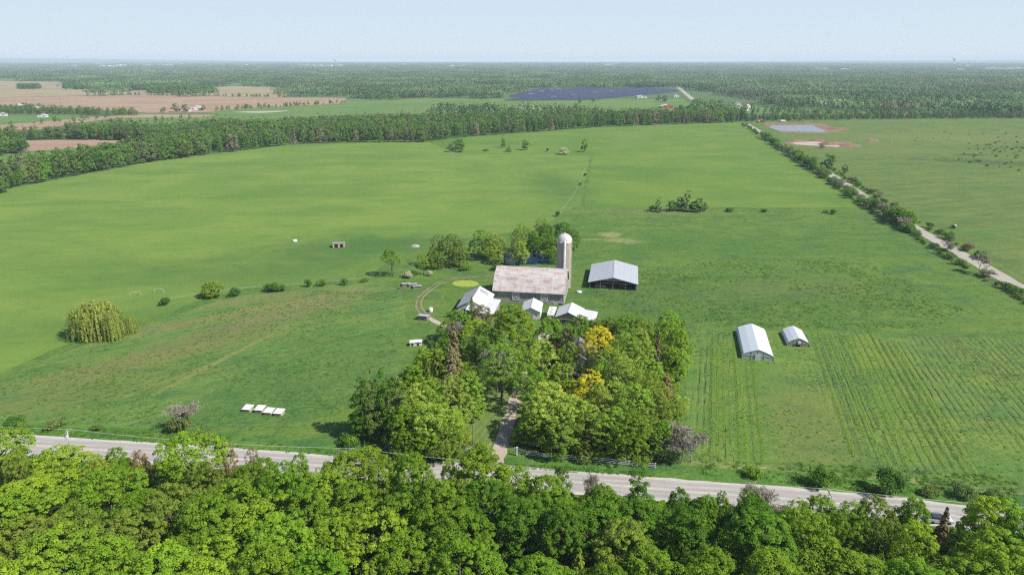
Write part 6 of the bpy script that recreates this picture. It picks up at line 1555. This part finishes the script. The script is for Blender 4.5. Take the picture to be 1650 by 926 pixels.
o = empty('water_tower', at(541, 104.8), 0, 'pale water tower above the western town roofs', 'water tower'); mb = MB(); mb.tube([(0,0,0),(0,0,60)], 8, 8); mb.build('shaft', M['trim'], o); mb = MB(); mb.lathe([(8, 56), (22, 66), (22, 80), (8, 88)], 16); mb.build('tank', M['trim'], o)
# machines at the work site
OR = flat('orange_machine_paint', (0.55, 0.16, 0.04), 0.5, 0.4)
def digger(px, py, rz, label):
    o = empty('excavator', at(px, py), rz, label, 'excavator')
    for y in (-1.3, 1.3): mb = MB(); mb.prism([(-2, 0.1), (2, 0.1), (2.4, 0.5), (2, 0.95), (-2, 0.95), (-2.4, 0.5)], y-.35, y+.35); mb.build('track', M['dark'], o)
    mb = MB(); mb.box(-2.3, 1.4, -1.4, 1.4, 1.0, 2.2); mb.build('body', OR, o)
    mb = MB(); mb.box(0.3, 1.7, 0.2, 1.35, 2.2, 3.3); mb.build('cab', M['white'], o)
    mb = MB(); mb.bar((1.4, -.3, 1.8), (4.2, -.3, 4.6), 0.5); mb.bar((4.2, -.3, 4.6), (6.6, -.3, 2.6), 0.4); mb.box(6.1, 7.1, -.8, .2, 1.4, 2.6); mb.build('boom', OR, o)
digger(1222, 197.5, 0.4, 'orange excavator at the north end of the lane'); digger(1229, 196.5, 2.6, 'second orange excavator, just east of the first, at the lane end')
o = empty('dump_truck', at(1260, 197), 0.3, 'white truck parked behind the water basin', 'truck')
mb = MB(); mb.box(-3.5, 2.0, -1.3, 1.3, 1.0, 3.0); mb.build('box', M['white'], o); mb = MB(); mb.prism([(2.2, 0.7), (4.4, 0.7), (4.4, 1.9), (3.9, 2.8), (2.2, 2.8)], -1.25, 1.25); mb.build('cab', M['white'], o)
for x in (-2.4, -1.2, 3.3):
    for y in (-1.1, 1.1): mb = MB(); mb.lathe([(0.1, -.15), (0.5, -.15), (0.5, .15), (0.1, .15)], 14); w = mb.build('wheel', M['dark'], o); w.rotation_euler = (math.pi/2, 0, 0); w.location = (x, y, 0.5)
# parked car half hidden by the brown conifer
o = empty('parked_car', at(1512, 840), -0.12, 'silver car mostly hidden by trees on the road shoulder', 'car')
mb = MB(); mb.prism([(-2.2, 0.35), (2.2, 0.35), (2.25, 0.75), (1.2, 0.95), (-2.1, 0.98)], -.88, .88); mb.build('body', flat('silver_paint', (0.55, 0.57, 0.6), 0.3, 0.5, 0.03), o)
mb = MB(); mb.prism([(-1.9, 0.98), (1.1, 0.95), (0.5, 1.42), (-1.3, 1.45)], -.78, .78); mb.build('window', M['glass'], o)
for x in (-1.4, 1.4):
    for y in (-.8, .8): mb = MB(); mb.lathe([(0.08, -.1), (0.32, -.1), (0.32, .1), (0.08, .1)], 14); w = mb.build('wheel', M['dark'], o); w.rotation_euler = (math.pi/2, 0, 0); w.location = (x, y, 0.32)

# farm trees of the distant farms
for i, (px, py, h_, w_, c_) in enumerate(((283,167,13,14,DG),(297,168,12,12,DG),(327,169,9,9,DG),(262,173,9,10,MG),(40,166,14,16,DG),(50,167,10,9,MG),(720,168,14,10,MG),(695,174,9,8,MG),(1062,154,12,12,DG),(1072,154,12,14,DG),(1214,167,16,9,DG),(1222,173,9,7,MG),(935,157,12,8,MG),(956,158,9,8,DG),(928,166,8,8,MG))):
    ft('distant_tree', MID, i, px, py, h_, w_, f"distant {c_} farm tree, {['beside the farm barn beyond the brown field','east of it by the same barn','at the east end of the same farm','at the west end of the same farm','over the pale low barn in the west','next to the tree over the pale low barn','above the white cottage','west of the white cottage','west of the house by the solar farm','east of the barn by the solar farm','tall beside the white and red house','low beside the white and red house','before the solar farm centre','before the solar farm, further east','alone in the far green field'][i]}", c_)
fill('wood', [(1095,180),(1178,181),(1178,188),(1100,188)], 9, (0.6, 1.0), FT_COL[:4], 'green trees around the white and red house', density=0.6)
fill('wood', [(1115,172),(1168,174),(1166,181),(1120,180)], 9, (0.7, 1.1), FT_COL[:4], 'grove west of the white and red house', density=0.8)
fill('wood', [(1230,178),(1400,184),(1700,184),(1700,187),(1400,188),(1230,184)], 10, (0.3, 0.7), FT_COL[:4], 'young trees beyond the east field', density=0.6)

# ------------------------------------------------------------------ haze
mb = MB(); mb.box(-60000, 60000, -1200, 40000, -1.0, 126.0); hz = mb.build('haze', None, None) if False else None
me = bpy.data.meshes.new('haze'); me.from_pydata(mb.v, [], mb.f); me.update()
hm = bpy.data.materials.new('haze'); hm.use_nodes = True; nt = hm.node_tree; nt.nodes.remove(nt.nodes['Principled BSDF'])
pv = nt.nodes.new('ShaderNodeVolumePrincipled'); pv.inputs['Color'].default_value = (0.74, 0.88, 1.0, 1); pv.inputs['Density'].default_value = 8.5e-5; pv.inputs['Anisotropy'].default_value = 0.0
nt.links.new(pv.outputs[0], nt.nodes['Material Output'].inputs['Volume'])
me.materials.append(hm); setp(link('haze', me), 'thin pale air that fades the far woods', None, None, 'stuff')
